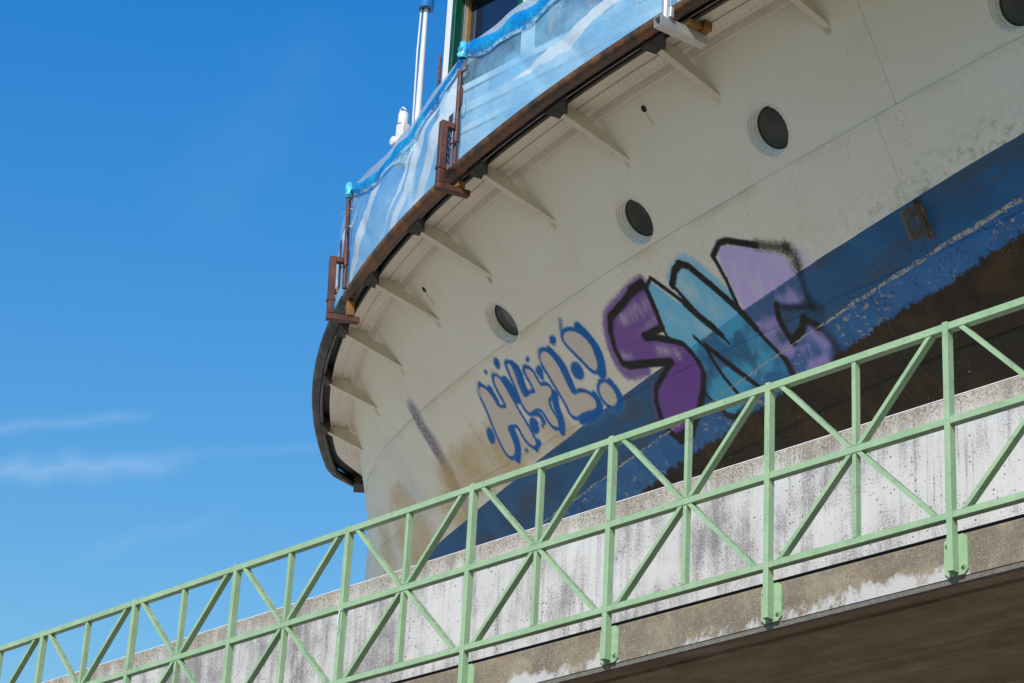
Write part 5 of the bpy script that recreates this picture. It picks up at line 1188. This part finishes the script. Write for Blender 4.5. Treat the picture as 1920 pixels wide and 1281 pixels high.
# ------------------------------------------------------------------ clamp-on guard posts
def guard_post(kx, name, label, mat, grey=False, off=0.375, dz=0.0, lean=0.0):
    n, t = knormal(kx)
    p = offk(kx, off, 10.925)
    e = empty(name, p, math.atan2(t.y, t.x)); tag(e, label, 'guard post', 'clamp-on guard posts along the deck edge')
    # local x: along the deck edge, local y: inboard
    e.rotation_euler = (lean, 0, e.rotation_euler.z)
    if not grey:
        g = MB(); g.tube([(0, -0.005, 0.070), (0, -0.005, 0.98)], 0.0215, 14); g.tube([(0, -0.005, 0.30), (0, -0.005, 0.46)], 0.028, 14); g.build('tube', mat, e)
        g = MB(); g.bbox((-0.031, -0.155, -0.115 + dz), (0.031, -0.095, 0.46 + dz), 0.005); g.bbox((-0.030, -0.094, 0.405 + dz), (0.030, -0.030, 0.459 + dz), 0.004)
        g.bbox((-0.036, -0.162, 0.01 + dz), (0.036, -0.088, 0.05 + dz), 0.004)
        g.build('clamp_frame', mat, e)
        g = MB(); g.bbox((-0.033, -0.158, -0.172 + dz), (0.033, 0.145, -0.116 + dz), 0.005); g.build('clamp_foot', mat, e)
        # perforated strip: three ribs joined by rungs
        g = MB(); yy = -0.05; z0_, z1_ = 0.07, 0.56
        for xx in (-0.060, -0.030, 0.0): g.bbox((xx - 0.0065, yy - 0.003, z0_), (xx + 0.0065, yy + 0.003, z1_))
        zz = z0_
        while zz < z1_ - 0.01:
            for xx in (-0.045, -0.015): g.bbox((xx - 0.009, yy - 0.0025, zz + (0.028 if xx > -0.03 else 0)), (xx + 0.009, yy + 0.0025, min(z1_, zz + 0.015 + (0.028 if xx > -0.03 else 0))))
            zz += 0.057
        g.bbox((-0.054, yy - 0.0024, z1_ - 0.05), (-0.006, yy + 0.0024, z1_)); g.build('perforated_strip', mat, e)
        g = MB(); g.tube([(0.018, -0.005, 0.60), (0.075, -0.02, 0.595), (0.10, -0.025, 0.60), (0.108, -0.027, 0.62), (0.108, -0.027, 0.755)], 0.0075, 8); g.build('hook', mat, e)
        g = MB(); g.tube([(0.018, -0.005, 0.955), (0.10, 0.0, 0.945), (0.105, 0.0, 0.985)], 0.009, 8); g.build('top_hook', mat, e)
        g = MB(); g.tube([(0.024, -0.018, 0.285), (0.03, -0.045, 0.27), (0.012, -0.05, 0.262)], 0.008, 8); g.build('lock_pin', mat, e)
        g = MB(); g.bbox((-0.02, 0.02, -0.115 + dz), (0.045, 0.09, -0.062), 0.004); g.build('timber_wedge', WOOD, e)
        g = MB(); g.bbox((-0.022, -0.088, 0.0), (0.05, -0.0725, 0.055), 0.003); g.build('timber_shim', WOOD, e)
    else:
        g = MB(); g.tube([(0, -0.115, -0.10), (0, -0.115, 1.15)], 0.030, 16); g.build('tube', mat, e)
        g = MB(); w, h0, h1 = 0.038, -0.185, -0.105
        for lo, hi in (((-w, -0.19, h0), (w, 0.25, h0 + 0.006)), ((-w, -0.19, h1 - 0.006), (w, 0.25, h1)), ((-w, -0.19, h0 + 0.0065), (-w + 0.006, 0.25, h1 - 0.0065)), ((w - 0.006, -0.19, h0 + 0.0065), (w, 0.25, h1 - 0.0065))): g.bbox(lo, hi)
        g.bbox((-w + 0.007, 0.243, h0 + 0.007), (w - 0.007, 0.249, h1 - 0.007)); g.build('clamp_foot', mat, e)
        g = MB(); g.bbox((0.032, -0.12, -0.104), (0.06, -0.085, -0.02), 0.003); g.build('stop_plate', mat, e)
        g = MB(); g.bbox((-0.03, 0.04, -0.104), (0.08, 0.16, -0.06), 0.004); g.build('timber_wedge', WOOD, e)
        g = MB(); g.bbox((-0.01, 0.17, -0.104), (0.10, 0.24, -0.03), 0.004); g.build('timber_wedge', WOOD, e)
    return e
guard_post(-0.505, 'guard_post', 'rusty brown guard post clamped to the deck edge nearest the bow', MAROON, off=0.41, dz=-0.09, lean=math.radians(2.0))
guard_post(1.906, 'guard_post', 'rusty brown guard post clamped halfway along the blue film, below the deckhouse window', MAROON)
guard_post(4.90, 'guard_post', 'grey galvanised guard post clamped to the deck edge at the top of the picture', GALV, True)

# ------------------------------------------------------------------ blue plastic film between the posts
film = empty('plastic_sheet', offk(1.9, 0.33, 11.0))
tag(film, 'translucent pale blue plastic sheet strung between guard posts above the deck edge', 'plastic sheet')
FO = np.array(offk(1.9, 0.33, 11.0))
PX = [(-0.98, 11.90), (-0.505, 12.075), (1.906, 12.19), (4.90, 12.30), (7.9, 12.35)]
def ztop(x):
    for (a, za), (b, zb) in zip(PX[:-1], PX[1:]):
        if a <= x <= b:
            t = (x - a) / (b - a); sag = 0.13 if b - a > 1 else 0.02
            return za + (zb - za) * t - sag * 4 * t * (1 - t) * (1 + 0.12 * math.sin(9 * x))
    return PX[-1][1]
def fo(x): return 0.085 * max(0.0, min(1.0, (0.4 - x) / 0.9))
def near_post(x): return min(abs(x - a) for a, _ in PX[1:])
def film_o(x, v):
    npost = near_post(x); taut = math.exp(-npost * 3)
    w1 = mnoise.noise(Vector((x * 1.3, v * 1.6, 0.3))) * 0.050 + abs(mnoise.noise(Vector((x * 2.4 + v * 2.2, v * 1.3, 2.1)))) * 0.045
    # tension folds fanning out from each post top
    fan = 0.016 * math.sin((npost * 22 + (1 - v) * 5)) * math.exp(-npost * 2.2) * v
    bell = 0.05 * math.sin(math.pi * v) * (1 - taut)
    return 0.335 + (w1 * (1 - 0.5 * taut) + fan) * math.sin(math.pi * min(1, v * 1.1) * 0.9 + 0.15) + bell * 0.6 - 0.02 * v + fo(x) * (0.4 + 0.6 * v)
nu, nv = 620, 56
P = np.zeros((nu, nv, 3)); F = np.zeros((nu, nv, 3)); s_acc = 0
for i in range(nu):
    x = -0.98 + (7.9 + 0.98) * i / (nu - 1)
    zt = ztop(x)
    for j in range(nv):
        v = j / (nv - 1)
        z = 10.985 + (zt - 10.985) * v
        o = film_o(x, v)
        p = offk(x, o, z); P[i, j] = (p.x, p.y, p.z)
        F[i, j] = (x * 1.05, v, 0)
grid_mesh('film', P - FO, SHEET, film, True, {'film': ('FLOAT_VECTOR', F)}) if False else None
def film_grid(name, P, F, mat):
    o = grid_mesh(name, P - FO, mat, film, True)
    at = o.data.attributes.new('film', 'FLOAT_VECTOR', 'POINT'); at.data.foreach_set('vector', F.reshape(-1).astype(np.float32))
    return o
film_grid('film', P, F, SHEET)
# doubled-over hem, a darker band that droops between the posts
nu2, nv2 = 420, 10
P = np.zeros((nu2, nv2, 3)); F = np.zeros((nu2, nv2, 3))
for i in range(nu2):
    x = -0.50 + (7.8 + 0.50) * i / (nu2 - 1); zt = ztop(x); d = near_post(x)
    k = 1 - math.exp(-d * 2.6)
    drop = 0.065 + 0.16 * k + 0.03 * mnoise.noise(Vector((x * 2.3, 5.5, 0)))
    half = 0.055 + 0.055 * k + 0.026 * mnoise.noise(Vector((x * 2.6, 1.5, 7)))
    for j in range(nv2):
        v = j / (nv2 - 1)
        z = zt - drop - half + 2 * half * v
        o = film_o(x, (z - 10.985) / (zt - 10.985)) + 0.016 + 0.022 * math.sin(math.pi * v) + 0.012 * mnoise.noise(Vector((x * 5, v * 1.5, 3)))
        p = offk(x, o, z); P[i, j] = (p.x, p.y, p.z); F[i, j] = (x, v, 1)
film_grid('folded_hem', P, F, BAND)
# corners wrapped over the post tops
for kx in (-0.505, 1.906):
    zt = ztop(kx); c = offk(kx, 0.452 if kx < 0 else 0.375, zt - 0.10); n, t = knormal(kx)
    g = MB(); prof = [(0.030, -0.06), (0.038, -0.035), (0.034, -0.01), (0.040, 0.02), (0.030, 0.05), (0.028, 0.08), (0.020, 0.10), (0.0, 0.105)]
    Mm = Matrix.Translation(Vector(c) - Vector(FO)); g.lathe(prof, Mm, 18)
    g.v = [(x + 0.018 * mnoise.noise(Vector((x * 30, y * 30, z * 30))), y + 0.018 * mnoise.noise(Vector((x * 30 + 9, y * 30, z * 30))), z) for x, y, z in g.v]
    g.build('wrapped_corner', simple('turquoise_film', (0.10, 0.55, 0.78), 0.3, 0.25, 25), film)
# cable ties on the bow post
c = offk(-0.505, 0.41, 11.80); n, t = knormal(-0.505)
g = MB()
ring = [c + n * 0.026 * math.cos(a) + t * 0.026 * math.sin(a) for a in [2 * math.pi * k / 14 for k in range(15)]]
g.tube(ring, 0.003, 6, False); g.tube([c + n * 0.026, c + n * 0.05 - t * 0.10 + Vector((0, 0, 0.02)), c + n * 0.06 - t * 0.20 + Vector((0, 0, 0.035))], 0.0022, 6)
g.tube([c + n * 0.03 - t * 0.03, c + n * 0.04 - t * 0.07 + Vector((0, 0, 0.09))], 0.0022, 6)
o = g.build('cable_tie', CABLETIE); tag(o, 'white cable tie with long loose tail at the top of the bow guard post', 'cable tie')
c = offk(-0.505, 0.41, 11.62)
g = MB(); ring = [c + n * 0.024 * math.cos(a) + t * 0.024 * math.sin(a) for a in [2 * math.pi * k / 14 for k in range(15)]]
g.tube(ring, 0.0045, 6, False); g.tube([c + n * 0.024 + t * 0.02, c + n * 0.03 + t * 0.14 - Vector((0, 0, 0.02)), c + n * 0.04 + t * 0.24 - Vector((0, 0, 0.045))], 0.0022, 6)
o = g.build('cable_tie', CABLETIE); tag(o, 'white cable tie round the middle of the bow guard post', 'cable tie')
